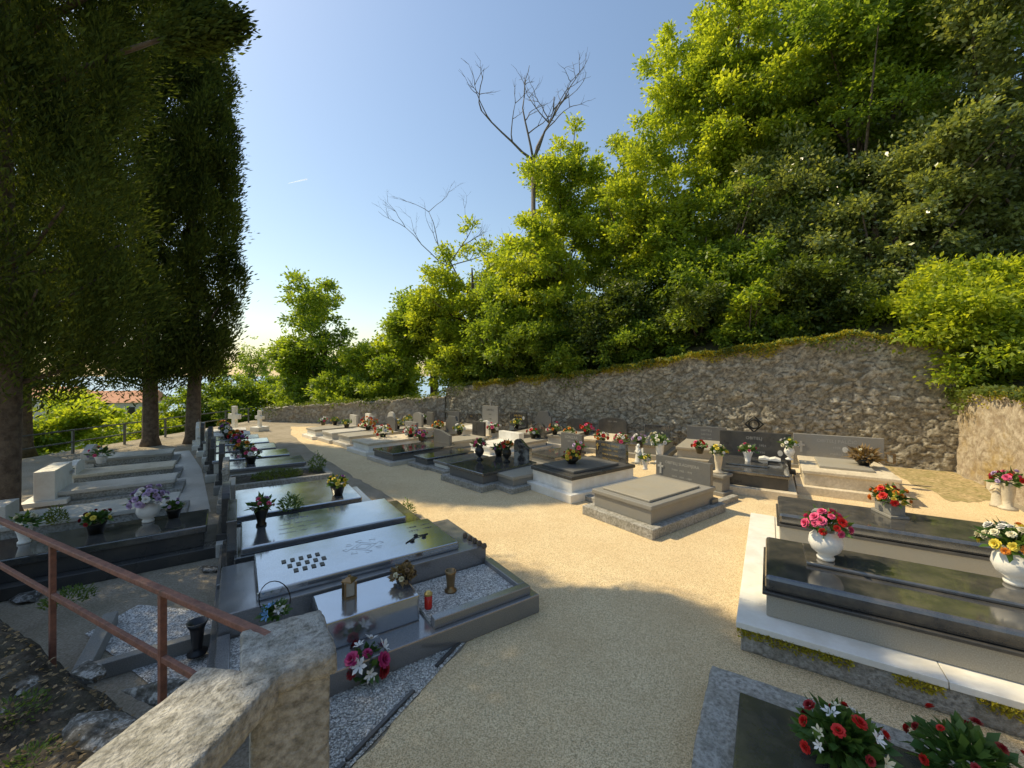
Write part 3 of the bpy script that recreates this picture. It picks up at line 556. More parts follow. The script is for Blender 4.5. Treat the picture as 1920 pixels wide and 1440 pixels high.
grave('grey grave between the cream grave and the far end of the row',P(655,819,.35),45,1.8,.95,.35,'greyt','terr',hs=dict(w=.6,h=.65,m='hsg',shape='arch'))
grave('second farthest grave right of the path',P(622,812,.35),45,1.7,.9,.35,'terr','terr',hs=dict(w=.5,h=.6,m='greym',shape='round'))
grave('farthest light grave right of the path before the low wall',P(590,806,.35),45,1.7,.9,.35,'greyt','white',hs=dict(w=.6,h=.55,m='terr'))
kp=P(1255,978,.08); k=thing('kerb_platform','worn stone kerb platform carrying the two nearest graves right of the path','kerb',(kp.x,kp.y,0),R(36))
MB().box(-.1,.06,0,2.95,0,.1).box(.06,2.2,0,.12,0,.1).build('kerb_stones',M['conc'],k,.012)
def mid(label,px,py,ang,L,W,zt,**kw): return grave(label,P(px,py,zt),ang,L,W,zt,**kw)
mid('black grave with LONZAR family stone behind the orange flower bowl',1040,858,40,1.2,.9,.3,slab='black',base='greym',hs=dict(w=.75,h=.55,m='hsg',text=[('LONZAR',.16),('1898 - 1968',.08)]))
mid('pale altar like grave with flowers in the middle of the cemetery',918,838,44,1.3,.9,.35,slab='white',base='white',hs=dict(w=.9,h=.4,m='white',t=.2))
mid('grey grave with broad stone left of the altar like grave',850,828,44,1.4,.9,.35,slab='greyt',base='greym',hs=dict(w=.6,h=.6,m='blackm'))
mid('dark grave with table shaped stone beside the red and white flowers',800,820,45,1.4,.9,.35,slab='black',base='conc',hs=dict(w=.7,h=.7,m='hsg',shape='shoulder'))
mid('low grave with arched stone in front of the end wall corner',735,808,45,1.4,.9,.35,slab='greyt',base='terr',hs=dict(w=.6,h=.7,m='greym',shape='arch'))
mid('small grave with grey round stone before the low end wall',690,805,45,1.2,.8,.35,slab='terr',base='terr',hs=dict(w=.5,h=.7,m='terr',shape='round'))
mid('little grave with thin upright grey stone between the arched stone and the tall wall',775,806,45,1.,.6,.3,slab='terr',base='terr',hs=dict(w=.42,h=.7,m='hsg'))
mid('little pale grave with narrow white stone left of the altar like grave',880,822,45,1.,.55,.3,slab='tan',base='white',hs=dict(w=.4,h=.6,m='white',shape='round'))
mid('little grave with narrow dark stone right of the altar like grave',985,830,44,1.,.6,.3,slab='greyt',base='terr',hs=dict(w=.45,h=.6,m='black',shape='arch'))
mid('little grave with small pale stone behind the low end of the far row',655,800,45,1.,.7,.3,slab='tan',base='white',hs=dict(w=.4,h=.55,m='white'))
def dgrave(label,px,L,W,zt,off=.75,**kw):
    k=(px-960)/F; w=(18.4*k+3)/(.844+.536*k)-.2
    a=wallpt(w+W/2-off*.15,-(off+L)); return grave(label,a,57.6,L,W,zt,**kw)
dgrave('dark grave with slanting stone at the left end of the tall wall',835,1.5,.8,.35,hs=dict(w=.65,h=.7,m='blackm',shape='slant'))
dgrave('grave with square grey stone against the tall wall left part',885,1.5,.8,.35,slab='greyt',hs=dict(w=.6,h=.6,m='hsg'))
dgrave('narrow grave with plain black stone left of the cross topped stone',918,1.3,.6,.35,slab='greyt',base='terr',hs=dict(w=.5,h=.55,m='black',tm='gold',text=[('1951',.1)]))
dgrave('grave with tall white stone crowned by a cross against the tall wall',953,1.6,1.,.4,slab='white',base='terr',hs=dict(w=.75,h=.9,m='greym',topcross=1,tm='dark',text=[('OBITELJ',.14),('1903',.1),('1948',.1)]))
dgrave('grave with black square stone right of the cross topped one',1005,1.5,.8,.4,base='terr',hs=dict(w=.75,h=.7,m='black',tm='gold',text=[('OBITELJ',.14),('MATE',.1)],oval=(.25,.5)))
dgrave('grave with grey pillar framed stone against the middle of the tall wall',1052,1.5,.8,.4,slab='greyt',hs=dict(w=.65,h=.8,m='hsg',shape='shoulder'))
dgrave('grave with dark rounded stone right of the pillar framed one',1112,1.5,.8,.4,slab='greyt',base='terr',hs=dict(w=.65,h=.6,m='blackm',shape='arch'))
dgrave('grave with wide dark arched stone near the middle of the tall wall',1180,1.6,1.0,.4,slab='tan',base='greyt',hs=dict(w=.95,h=.7,m='blackm',shape='arch',text=[('1927 - 1990',.09)]))
dgrave('grave with plain black stone behind the sarcophagus grave',1262,1.7,1.,.4,base='greyt',hs=dict(w=.75,h=.55,m='black'))
dgrave('grave with white lettered dark stone left of the open book grave',1352,1.7,1.1,.42,slab='greyt',base='greyt',hs=dict(w=1.05,h=.58,m='hsg',text=[('OBITELJ',.12),('NIKOLA',.1),('1910 - 1984',.08)]))
grave('large black grave with open stone book and lettered black headstone by the tall wall',P(1482,893,.45),57.6,1.8,1.45,.45,'black','blackm','tan',inner=(.5,1.5,.35,1.1,.04,'black'),hs=dict(w=1.4,h=.78,m='blackm',dy=-.1,diamond=1,text=[('OBITELJ',.13),('MIHALIĆ   1921',.1),('MARIJA   1930',.1)],oval=(.5,.35)))
grave('tan topped grave with light grey PALCIC family headstone in the right corner',P(1692,900,.45),57.6,1.85,1.45,.45,'tan','tan','tan',inner=(.4,1.5,.3,1.15,.05,'greyt'),hs=dict(w=1.6,h=.72,m='greym',dy=.0,tm='silv',text=[('OBITELJ PALČIĆ',.14),('1928',.1),('MARIO',.1)],cross=(-.65,.3,.25),oval=(.15,.42)))
bk=thing('open_book','open white stone book lying on the black grave by the tall wall','book',P(1443,862,.495),R(57))
for s_ in (-1,1): MB().prism([(0,0),(s_*.2,.0),(s_*.2,.03),(s_*.1,.06),(0,.03)],-.13,.13).build('page_block',M['white'],bk,.003)
pm=P(1380,1165,.25)
pf_=thing('marble_platform','white marble platform under the two dark graves at right','platform',(pm.x,pm.y,0),R(WA))
MB().box(0,1.25,0,.42,.2,.25).box(1.256,2.5,0,.42,.2,.25).box(2.506,3.7,0,.42,.2,.25).box(0,.3,.425,3.2,.2,.25).box(.3,3.6,.425,3.2,.18,.235).build('marble_paving',M['white'],pf_,.004)
stonebox(.03,3.6,.03,3.17,0,.2,'footing',M['conc'],pf_,.006,12)
n=3500; xx=rng.uniform(0,3.4,n); hh_=rng.uniform(0,1,n)**2; pt=(np.sin(xx*5)+np.sin(xx*2.1)+np.sin(xx*13))>.1
c=np.stack([xx,.015-(1-hh_)*.01,.195-hh_*.07],1)[pt]; m_=len(c); quads('moss',leaves(c,rng.normal(size=(m_,3))*.7+np.array([0,-.5,.3]),rng.uniform(.012,.03,m_),.008,.8,.6),M['moss'],pf_)
def egr(label,loc,L,W,zt,inner=None):
    r=thing('grave',label,'grave',(loc.x,loc.y,0),R(WA))
    MB().box(0,L,0,W,.25,zt-.16).build('base',M['greyt'],r,.01)
    MB().box(-.03,L+.02,-.03,W+.03,zt-.16,zt-.13).build('lip',M['blackm'],r,.006)
    MB().box(-.01,L,-.01,W+.01,zt-.13,zt).build('slab',M['black'],r,.03)
    if inner: MB().box(*inner,zt,zt+.035).build('raised_panel',M['black'],r,.012)
    return r
egr('near dark polished grave at right with white vases of flowers',P(1437,1078,.6),2.7,1.0,.6,(.3,2.6,.4,.9))
egr('dark polished grave at right holding the planter of orange flowers',P(1462,962,.58),2.5,.9,.58)
e3=Vector((1.46,2.6,0))-WN*1.05
r=thing('grave','low black slab grave at the bottom right corner with rose bouquets','grave',(e3.x,e3.y,0),R(WA))
stonebox(-.2,3.,-.2,1.35,0,.2,'base',M['conc'],r,.006,3); MB().box(.0,2.6,0,1.05,.2,.28).build('slab',M['black'],r,.012); MB().box(.45,2.5,.3,1.0,.28,.33).build('raised_panel',M['black'],r,.01)
# ---------------------------------------------------------------- small things on graves
def FV(label,px,py,z,*a,**k): return flowers(label,P(px,py,z),*a,**k)
FV('round white vase with pink and white roses on the near dark grave at right',1548,1048,.637,'ball',['pink','red','white','pink','pink'],26,1.05,rad=.15,br=.038)
FV('round white vase with yellow and white flowers at the right edge',1905,1095,.637,'ball',['yellow','white','cream','orange','white'],34,1.1,rad=.17,br=.032,nl=120)
FV('black stone planter with orange, red and yellow flowers on the second dark grave',1668,965,.58,'box',['orange','yellow','red','orange'],26,1.1,vm='greym',rad=.15,br=.036)
FV('pink flowers in the pale figured vase by the right wall',1890,955,.58,'tall',['pink','lilac','pink','red'],16,1.0,rad=.15,br=.038,vm='tan')
angel('pale cherub figure below the pink flowers at the right wall',P(1872,950,.58),.4,'tan',R(200))
FV('dried flower posy on the tan topped grave in the corner',1620,872,.5,'bowl',['brown','cream','lilac'],8,1.1,vm='dark',leafm='dry',nl=160,rad=.2,ll=.2,br=.03)
lantern('dark metal lantern beside the corner family headstone',P(1670,868,.5),.95,'bronze')
FV('white vase with cream flowers on the open book grave at right',1480,862,.495,'urn',['cream','white','yellow'],14,1.0,rad=.16,br=.038)
FV('white cup of pink and cream flowers at the left of the open book grave',1402,868,.45,'cup',['pink','cream'],9,1.1,br=.038)
pd=P(1347,925,0); r=thing('stone_pedestal','square grey stone pedestal right of the sarcophagus grave','pedestal',pd,R(36)); MB().box(-.2,.2,-.2,.2,0,.08).box(-.15,.15,-.15,.15,.08,.34).box(-.19,.19,-.19,.19,.34,.4).build('block',M['greym'],r,.01)
flowers('pale urn with cream and white flowers on the square pedestal',(pd.x,pd.y,.4),'tall',['cream','white','yellow'],16,1.1,vm='tan',rad=.15,br=.036)
FV('bowl of orange and yellow flowers on the black slab with white base',1072,869,.5,'bowl',['orange','yellow','red','yellow'],22,1.,vm='dark',rad=.16,br=.042)
FV('small white cup of flowers beside the gold lettered stone',1210,880,.3,'cup',['white','yellow'],7,.9)
FV('tall white vase with cream flowers behind the sarcophagus grave',1237,868,.45,'tall',['cream','white'],10,1.2)
angel('small white angel statue beside the gold lettered stone',P(1197,868,.4),.42,'white',R(200))
angel('small pale angel statue left of the open book grave',P(1380,850,.42),.42,'white',R(220))
candle('left of two red candles on the kerb below the white based grave',P(1031,914,.1),.17); candle('right of two red candles on the kerb below the white based grave',P(1047,917,.1),.2)
FV('vase of red and orange flowers on the glossy black grave',950,866,.35,'urn',['red','orange','red'],9,1.1,vm='dark')
FV('vase of pink and white flowers at the front of the glossy black grave',899,862,.35,'urn',['pink','white','pink'],9,1.1,vm='vblack')
FV('purple and white flowers on the corner of the glossy black grave',935,855,.35,'pot',['purple','white'],7,1.,vm='dark')
mids=[('heap of red and yellow flowers at the left of the wide black grave',718,822,.3,['red','orange','yellow','white'],20,.3),
('heap of orange flowers on the cream stone grave',690,806,.35,['orange','red','orange'],18,.3),
('white and yellow flowers behind the cream stone grave',745,805,.35,['white','yellow'],12,.22),
('red and white flowers on the wide black grave beside the slanting stone',770,822,.3,['red','white'],18,.26),
('pink flowers at the right end of the wide black grave',790,826,.3,['pink','purple'],9,.16),
('white flowers near the left end of the tall wall',797,792,.35,['white','white','cream'],9,.18),
('yellow flowers before the arched stone at the far corner',765,796,.35,['yellow','cream'],9,.2),
('orange flowers on the grey grave at far mid distance',700,800,.35,['orange','pink'],8,.18),
('yellowish plant on the farthest grave right of the path',628,797,.35,['yellow'],5,.15),
('white blossoms on the second farthest grave right of the path',650,802,.35,['white','yellow','cream'],7,.18),
('pink flowers on the altar like white grave',925,812,.4,['pink','white'],10,.2),
('yellow and cream flowers left of the cross topped stone',968,803,.4,['yellow','cream'],9,.2),
('white flowers before the cross topped stone',905,806,.4,['white'],9,.2),
('pink and orange flowers below the pillar framed stone',1040,815,.4,['pink','orange','cream'],10,.22),
('deep red flowers before the dark arched stone',1100,815,.4,['red','red','pink'],12,.22),
('red and white flowers left of the gold lettered stone',1128,832,.4,['red','white','orange'],12,.2),
('red flowers behind the lettered dark stone on the right',1312,850,.42,['red','pink'],7,.16),
('cream flowers beside the black stone behind the sarcophagus grave',1232,835,.4,['cream','white'],8,.2),
('small pink flowers before the LONZAR stone',1085,850,.3,['pink','lilac'],7,.15),
('white and red flowers on the little dark stone grave right of the altar like grave',1000,822,.3,['white','red'],9,.18),
('yellow flowers on the grey grave left of the altar like grave',862,815,.35,['yellow','white'],10,.2),
('orange flowers on the dark grave with the table shaped stone',822,808,.35,['orange','yellow'],9,.2),
('pink and white flowers on the tan slab by the middle of the tall wall',1165,838,.4,['pink','white','red'],10,.2),
('cream and orange flowers right of the pillar framed stone',1068,822,.4,['cream','orange'],9,.2),
('lilac flowers before the wide arched stone',1200,838,.4,['lilac','white'],9,.18),
('white flowers far back before the low end wall',606,797,.35,['white','pink'],6,.15)]
for lb,px,py,z,cols,n_,rd in mids: FV(lb,px,py,z,'pot',cols,n_,1.,rad=rd,br=.055,nl=60,vm='dark')
FV('pot of yellow and purple pansies on the third grave left of the path',633,928,.46,'pot',['yellow','yellow','purple'],14,1.,rad=.13,vm='dark',br=.035)
FV('pink flowers in a dark cup on the second grave at left',490,985,.48,'cup',['pink','lilac','white'],10,.95,vm='dark',br=.036)
plant('dark leafy shrub in a pot between the second and third graves at left',P(545,955,.46),.14,350,'stem',.2,'leafy_plant',.06)
plant('small pale green plant standing on the gravel at the path edge',P(762,968,0),.14,260,'weed',.28,ln=.06)
plant('leafy ground cover filling the kerbed planted grave',ST(.6,8.9,.36),.42,1500,'ivy',.16,'ground_cover_plant',.05)
plant('upright green shrub at the right end of the planted grave',ST(1.3,9.0,.36),.15,400,'weed',.4,'small_shrub',.06)
FV('white bowl of lilac and white hydrangeas on the black grave at left',278,978,.4,'ball',['lilac','lilac','white','lilac'],40,1.0,rad=.19,br=.038)
FV('dark red posy lying on the black grave at left edge',180,1000,.4,'pot',['darkred','yellow','darkred'],10,.9,vm='dark',rad=.15,nl=160,br=.035,ll=.09)
FV('small grey leaved posy at the right end of the black grave at left',326,970,.4,'pot',['lilac','cream'],6,.8,vm='dark',rad=.12,nl=120,ll=.08,br=.035)
FV('white cup with cream flowers at the far left behind the near cypress trunk',45,1018,.4,'cup',['cream'],5,.9)
plant('small dark conifer pot at the left of the black grave',P(106,982,.3),.1,350,'ivy',.26,'leafy_plant',.05)
FV('pink roses in a pot beside the white headstone block at far left',190,868,.28,'pot',['pink','white','lilac'],9,1.1,rad=.2,br=.04)
FV('white flowers in front of the white headstone block at far left',110,915,.2,'cup',['lilac','white'],8,1.1,rad=.18,nl=120,ll=.1)
for k,(s_,t_,cols,lb) in enumerate(((.2,10.2,['white','pink'],'white and pink flowers on the fifth grave left of the path'),(.1,11.4,['yellow','orange'],'yellow flowers on the sixth grave left of the path'),(.0,12.6,['pink','purple'],'pink flowers on the seventh grave left of the path'),(-.1,13.8,['red','orange'],'red flowers on the eighth grave left of the path'),(-.3,15.,['white','yellow'],'pale flowers on the ninth grave left of the path'),(-.4,16.3,['purple','white'],'purple flowers near the white crosses'),(-.5,17.6,['orange','yellow'],'orange flowers on the farthest grave left of the path'))):
    flowers(lb,ST(s_,t_,.45 if k<4 else .41),'pot',cols,9,1.,vm='dark',rad=.17,br=.055,nl=60)
FV('wilted brown flowers in a black pot on the nearest left grave',757,1118,.26,'cup',['brown','cream','brown'],8,.8,vm='vblack',leafm='dry',nl=220,rad=.14,br=.03,ll=.09)
bv=thing('bronze_vase','empty bronze vase on the pebble bed of the nearest left grave','vase',P(845,1108,.21)); MB().lathe([(0,0),(.06,0),(.06,.015),(.035,.03),(.04,.08),(.05,.17),(.055,.2),(.045,.2),(.035,.1),(0,.08)],18).build('body',M['bronze'],bv,0,True)
candle('single red candle on the pebble bed of the nearest left grave',P(803,1140,.21),.15)
lantern('brass lantern on the raised panel of the nearest left grave',P(655,1118,.4),.72,'bronze')
for k in range(5):
    o=MB().lathe([(0,0),(.02,0),(.032,.02),(.022,.05),(0,.06)],9).build('pine_cone',M['bark'],None,0,True,P(872+k*9,1008+k*5,.4)); tag(o,'brown pine cone in the row on the far corner of the nearest left grave','pine cone','pine cones on the nearest left grave')
bu=thing('black_urn','black plastic cemetery vase standing on pebbles behind the handrail','vase',P(370,1225,.05)); MB().lathe([(0,0),(.07,0),(.07,.015),(.03,.03),(.035,.06),(.05,.2),(.075,.26),(.065,.26),(.04,.18),(0,.1)],18).build('body',M['vblack'],bu,0,True)
FV('blue and white lily posy in a wire ring behind the concrete pillar',515,1160,.36,None,['blue','white','blue'],6,.9,kind='lily',rad=.08,br=.045,nl=80,ll=.1)
wrg=thing('wire_ring','thin black wire hoop around the blue lilies','wire hoop',P(515,1160,.3)); MB().tube([(.13*math.cos(a),0,.16+.15*math.sin(a)) for a in [k*.3142 for k in range(21)]],.004,5).build('hoop',M['dark'],wrg)
FV('bouquet of white lilies and dark pink roses lying on white gravel by the pillar',685,1262,.02,None,['white','magenta','white','magenta','white','darkred'],18,1.,kind=['lily','rose'],rad=.17,br=.05,nl=160,ll=.1)
FV('bouquet of white lilies and red roses on the black slab at bottom right',1578,1415,.33,None,['white','red','cream','red','white','darkred'],26,1.,kind=['lily','rose'],rad=.2,br=.03,nl=420,ll=.1)
FV('dark red roses with leaves at the bottom right corner',1815,1455,.33,None,['darkred','red'],12,1.,kind='rose',rad=.22,br=.026,nl=360,ll=.09)
sheet('pebble_patch',[tuple(P(*q).xy) for q in ((160,1190),(300,1300),(420,1300),(420,1150),(260,1135))],.008,M['wgrav'])
gf=thing('grave_kerb','half hidden dark kerb frame on pebbles behind the handrail','kerb',P(235,1262,0),R(34)); MB().box(-.3,.9,0,.08,0,.12).box(-.3,-.2,.08,.9,0,.12).build('kerb_stones',M['greym'],gf,.006)
# ---------------------------------------------------------------- houses, contrail
M['hw']=flat('house_render',(.6,.56,.5),.8); M['tile']=mat('roof_tile',[(.3,(.4,.16,.08)),(.7,(.6,.28,.15))],scale=2,rough=.8)
def house(label,px,Y,z,w,d,h,rot):
    r=thing('house',label,'house',D(px,Y,z),R(rot))
    MB().box(-w/2,w/2,-d/2,d/2,-6,h).build('wall',M['hw'],r)
    MB().prism([(-d/2-.4,h),(d/2+.4,h),(0,h+d*.22)],-w/2-.4,w/2+.4).build('roof',M['tile'],r)
    for k in range(4):
        for zz in (h-2.2,h-5):
            MB().box(-w/2+1+k*w/4.4,-w/2+2.1+k*w/4.4,-d/2-.05,-d/2+.05,zz,zz+1.4).build('window',M['dark'],r)
house('far house with orange tiled roof seen between the cypress trunks',225,75,-8,11,9,5.6,20)
house('far house with orange roof partly behind the near cypress',105,85,-7.5,12,9,5.6,-10)
house('distant house with orange roof lowest behind the bushes at left',165,110,-11,14,9,6.5,35)
A=D(540,6000,Zy(344,6000)); B=D(576,6000,Zy(336,6000))
cm_=flat('contrail_white',(.9,.9,.9),.9); cm_.node_tree.nodes['Principled BSDF'].inputs['Emission Color'].default_value=(.9,.92,1,1); cm_.node_tree.nodes['Principled BSDF'].inputs['Emission Strength'].default_value=.5  # emission paints in the contrail's brightness; it is no light source
cn=MB().tube([A,(A+B)/2,B],[2,6,9],6).build('contrail',cm_,None,0,True); cn['kind']='structure'
# ---------------------------------------------------------------- trees
def crown(name,cen,rad,n,ls,m,parent,lobes=6,cl=None,lw=.28):
    cen=np.array(cen,float); rad=np.array(rad,float)
    L=[(rng.normal(size=3)) for _ in range(lobes)]; L=[q/np.linalg.norm(q)*rng.uniform(.42,.76) for q in L]
    L.append(np.zeros(3)); ra=[rng.uniform(.3,.48) for _ in L]; ra[-1]=.6
    K=cl or int(28*lobes); li=rng.integers(0,len(L),K); d=nz(rng.normal(size=(K,3))); d[:,2]=np.where(rng.uniform(size=K)<.4,np.abs(d[:,2]),d[:,2])
    rr=rng.uniform(.45,1.25,K)[:,None]
    cc=(np.array([L[i] for i in li])+d*rr*np.array([ra[i] for i in li])[:,None])*rad+cen
    cr=rng.uniform(.05,.155,K)*min(rad.mean(),3.2)*1.05
    wi=cr**1.7; idx=rng.choice(K,n,p=wi/wi.sum())
    off=rng.normal(size=(n,3))*.55; off[:,2]*=.7
    pos=cc[idx]+off*cr[idx][:,None]
    dirs=off*.8+nz(pos-cen)*.4+rng.normal(size=(n,3))*.6+np.array([0,0,-.15])
    l=ls*rng.uniform(.5,1.3,n)
    return quads(name,leaves(pos,dirs,l,l*lw,.7,.8),m,parent),cc
def tree(label,px,Y,z0,top,rx,m,n=30000,ls=.15,zb=None,lobes=7,ry=None,name='tree',lw=.28,trunk=True,cat='tree'):
    p=D(px,Y,0); zt=Zy(top,Y); zb=z0+.6 if zb is None else zb
    root=thing(name,label,cat,(p.x,p.y,z0),0)
    zc=(zt+zb)/2-z0; rz=(zt-zb)/2*1.1
    o,cc=crown('crown',(0,0,zc),(rx,ry or rx,rz),n,ls*.98,M[m],root,lobes,lw=lw)
    if trunk:
        r0=min(.035*(zt-z0)+.03,.22); H=zc+rz*.4; b=MB(); off=[rnd.uniform(-.3,.3) for _ in range(2)]
        tp=[Vector((off[0]*t,off[1]*t,H*t-.3)) for t in (0,.25,.5,.75,1)]; b.tube(tp,[r0*1.3,r0,r0*.8,r0*.5,r0*.15],9)
        for k in rng.choice(len(cc),18,replace=False):
            e=Vector(cc[k]); t=rnd.uniform(.3,.8); s=Vector((off[0]*t,off[1]*t,H*t-.3)); mdl=(s+e)/2+Vector((0,0,-.2)); b.tube([s,mdl,e],[r0*.35,r0*.22,r0*.06],5)
        b.build('trunk',M['bark'],root,0,True)
    return root
def cypress(label,x,y,ht,rmax,zb,n,ls,tr,K=520,dapple_boughs=()):
    root=thing('cypress_tree',label,'tree',(x,y,0),0 if dapple_boughs else rnd.uniform(0,6))
    t=rng.uniform(0,1,K)**.9; prof=np.interp(t,[0,.06,.18,.55,.85,1],[.5,.85,1,.95,.6,.06])*rmax
    th=rng.uniform(0,2*np.pi,K); q=np.sqrt(rng.uniform(.2,1.08,K)); bulge=1+.08*np.sin(th*3+t*9)+.08*np.sin(th*5-t*17)
    cc=np.stack([np.cos(th)*prof*q*bulge,np.sin(th)*prof*q*bulge,zb+t*(ht-zb)],1)
    idx=rng.integers(0,K,n); off=rng.normal(size=(n,3))*np.array([.13,.13,.3])*rmax/1.7
    off[:,:2]*=np.clip(1.1-off[:,2:3]*1.4,.25,1.7)
    pos=cc[idx]+off
    out=np.stack([np.cos(th[idx])*.5,np.sin(th[idx])*.5,np.full(n,1.)],1)
    out[:,:2]+=off[:,:2]*3.5
    l=ls*rng.uniform(.5,1.4,n)
    quads('crown',leaves(pos,out+rng.normal(size=(n,3))*.4,l,l*.13,.3,1.),M['cyp'],root)
    for bx,by,bz,br in dapple_boughs:
        m_=5200; e=np.array([bx,by,bz]); s=np.array([0,0,bz-1.6]); tt=rng.uniform(.45,1.05,(m_,1)); cl=s+(e-s)*tt
        k_=rng.integers(0,14,m_); jit=rng.normal(size=(14,3))*br*.55; p_=cl*.45+(e+jit[k_])*.55+rng.normal(size=(m_,3))*br*.22
        l=ls*rng.uniform(.6,1.5,m_)
        quads('dapple_bough',leaves(p_,(p_-s)+rng.normal(size=(m_,3))*.9,l,l*.17,.4,1.),M['cyp'],root)
    b=MB(); b.tube([(0,0,-.1),(0,0,.25),(.05,.02,zb),(0,0,zb+3),(0,0,ht*.8)],[tr*1.5,tr*1.05,tr*.9,tr*.7,.05],12)
    for bx,by,bz,br in dapple_boughs: b.tube([(0,0,bz-1.8),(bx*.5,by*.5,bz-.8),(bx,by,bz)],[.07,.045,.015],5)
    for k in range(16):
        a=rnd.uniform(0,6.28); z=zb-.3+rnd.uniform(0,2.5); rr=rmax*.8; b.tube([(0,0,z),(rr*.5*math.cos(a),rr*.5*math.sin(a),z+.3),(rr*math.cos(a),rr*math.sin(a),z+.9)],[tr*.25,tr*.15,.015],5)
    b.build('trunk',M['bark'],root,0,True)
cypress('huge dark near cypress filling the upper left corner',-7.95,6.3,14.5,1.75,2.3,230000,.1,.2,760,
 dapple_boughs=((2.5,.3,9.2,.55),(2.9,-.2,10.4,.5),(2.3,.7,11.3,.5),(3.1,.5,8.3,.4),(2.0,.9,10.2,.5)))  # boughs added mostly above the view to dapple the shade on the near path
cypress('tall cypress with the left of the two middle trunks',-11.95,13.4,17,1.8,2.1,140000,.15,.21,600)
cypress('tall cypress with the right of the two middle trunks and sunlit right edge',-10.95,13.9,17.5,1.35,2.2,120000,.15,.21)
cypress('slender dark cypress at the left frame edge behind the near one',-14.5,12.0,14,1.7,1.6,60000,.2,.22)
for k,(px,Y,z0,top,rx,m,lb) in enumerate(((95,20,-2.5,750,2.6,'lf1','bright bush beyond the railing at the far left'),(175,24,-3.5,738,2.8,'lf1','yellow green bush left of the middle cypress trunks'),(250,21,-3,760,2.2,'lf1','low sunlit bush beside the left middle trunk'),(325,24,-3,762,2.2,'lf1','small bush seen between the cypress trunks'),(20,18,-2,760,2.2,'lf2','shaded bush at the left frame edge beyond the railing'),(400,24,-2,690,2.2,'lf2','rounded bush right of the cypress trunks'),(455,26,-2,702,2.3,'lf2','low dark bush behind the white crosses'),(520,27,-2,690,2.4,'lf2','green bush left of the round tree beyond the end wall'),(570,24,-2,705,1.8,'lf2','bush under the left side of the round tree'),(655,22,-1.5,685,1.9,'lf2','bush beneath the yellow green tree beyond the end wall'),(740,21,-1,680,1.8,'lf2','bush behind the low wall near the corner'))):
    tree(lb,px,Y,z0,top,rx,m,12000,.2,zb=z0+.2,lobes=5,name='bush',cat='bush',trunk=False)
tree('hazy distant tree glimpsed right of the cypress crown',470,60,-4,612,2.4,'lf2',5000,.3,zb=-2)
tree('round leafy tree standing beyond the low end wall',605,25,-1.2,545,3.1,'lf2',36000,.22,zb=-.6,lobes=9)
tree('yellow green tree between the round tree and the wall corner',725,24,-.5,600,2.9,'lf1',28000,.2,zb=-.3)
tree('loose light green tree above the wall corner',815,22.5,.5,530,2.7,'lf2',30000,.2,zb=.3)
tree('dense tree left of the bare branched one',895,20.5,1,385,3.0,'lf1',46000,.18,zb=.8,lobes=9)
tree('bright tree beneath the bare dead branches',1050,19.2,1.4,250,3.7,'lf1',90000,.18,zb=1.4,lobes=12)
tree('yellow green tree right of the dead branches',1195,18,2,275,3.3,'lf1',68000,.17,zb=1.6,lobes=11)
tree('very tall bright tree reaching the top of the view',1385,18,3,-160,4.2,'lf1',105000,.18,zb=6,lobes=15)
tree('tall mid green tree at upper right',1600,15,3.5,-160,3.8,'lf2',85000,.16,zb=6,lobes=12)
tree('tall glossy leaved tree at the right edge',1830,12.5,3.5,-40,3.8,'lf3',88000,.15,zb=4,lobes=12)
tree('glossy evergreen filling the middle right slope',1660,13,3.3,250,3.1,'lf3',74000,.15,zb=3.6,lobes=10)
tree('mid green tree above the tall wall centre',1330,15.8,2.8,330,3.1,'lf2',60000,.16,zb=2.8,lobes=10)
tree('olive toned tree in the middle of the slope',1490,15.5,3.2,300,2.9,'lf3',52000,.15,zb=4,lobes=9)
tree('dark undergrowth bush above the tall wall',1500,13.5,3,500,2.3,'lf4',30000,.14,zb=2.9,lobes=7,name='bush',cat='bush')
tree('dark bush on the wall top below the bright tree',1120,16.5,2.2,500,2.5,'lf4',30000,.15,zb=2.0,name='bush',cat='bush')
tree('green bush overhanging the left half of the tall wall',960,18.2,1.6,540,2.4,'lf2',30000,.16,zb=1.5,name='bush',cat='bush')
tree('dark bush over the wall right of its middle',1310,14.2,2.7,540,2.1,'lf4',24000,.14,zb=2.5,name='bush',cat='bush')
tree('low leafy bush at the left corner of the tall wall',865,19.5,1.2,600,1.8,'lf1',16000,.16,zb=1.2,name='bush',cat='bush')
tree('low sprawling bush above the tall wall left of its middle',1040,16.8,1.9,610,1.8,'lf2',16000,.15,zb=1.9,name='bush',cat='bush')
tree('low sprawling bush above the tall wall centre',1210,15.2,2.2,590,1.7,'lf2',17000,.14,zb=2.3,name='bush',cat='bush')
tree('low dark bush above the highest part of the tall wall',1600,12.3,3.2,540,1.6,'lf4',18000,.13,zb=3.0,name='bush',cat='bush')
tree('low leafy bush between the dark bushes above the wall',1410,13.4,2.8,590,1.5,'lf2',15000,.13,zb=2.8,name='bush',cat='bush')
tree('bright leafy shrub spilling over the wall corner',1750,11,2.2,530,2.2,'lf1',34000,.14,zb=1.8,name='bush',cat='bush',lobes=12)
tree('bright overhanging shrub at the right edge above the pink wall',1900,9.7,2,490,2.1,'lf1',36000,.13,zb=1.5,name='bush',cat='bush',lobes=12)
tree('shaded low shrub in the wall corner behind the pink wall',1860,10.9,1.8,640,1.4,'lf2',16000,.13,zb=1.5,name='bush',cat='bush')
tree('pale leaved sprig shrub leaning out over the tall wall',1400,12.8,3,545,.9,'lf1',3500,.16,zb=3.3,name='bush',cat='bush')
tree('backmost tall tree closing the upper right slope',1720,19,6,-250,5,'lf2',60000,.22,zb=5,lobes=10)
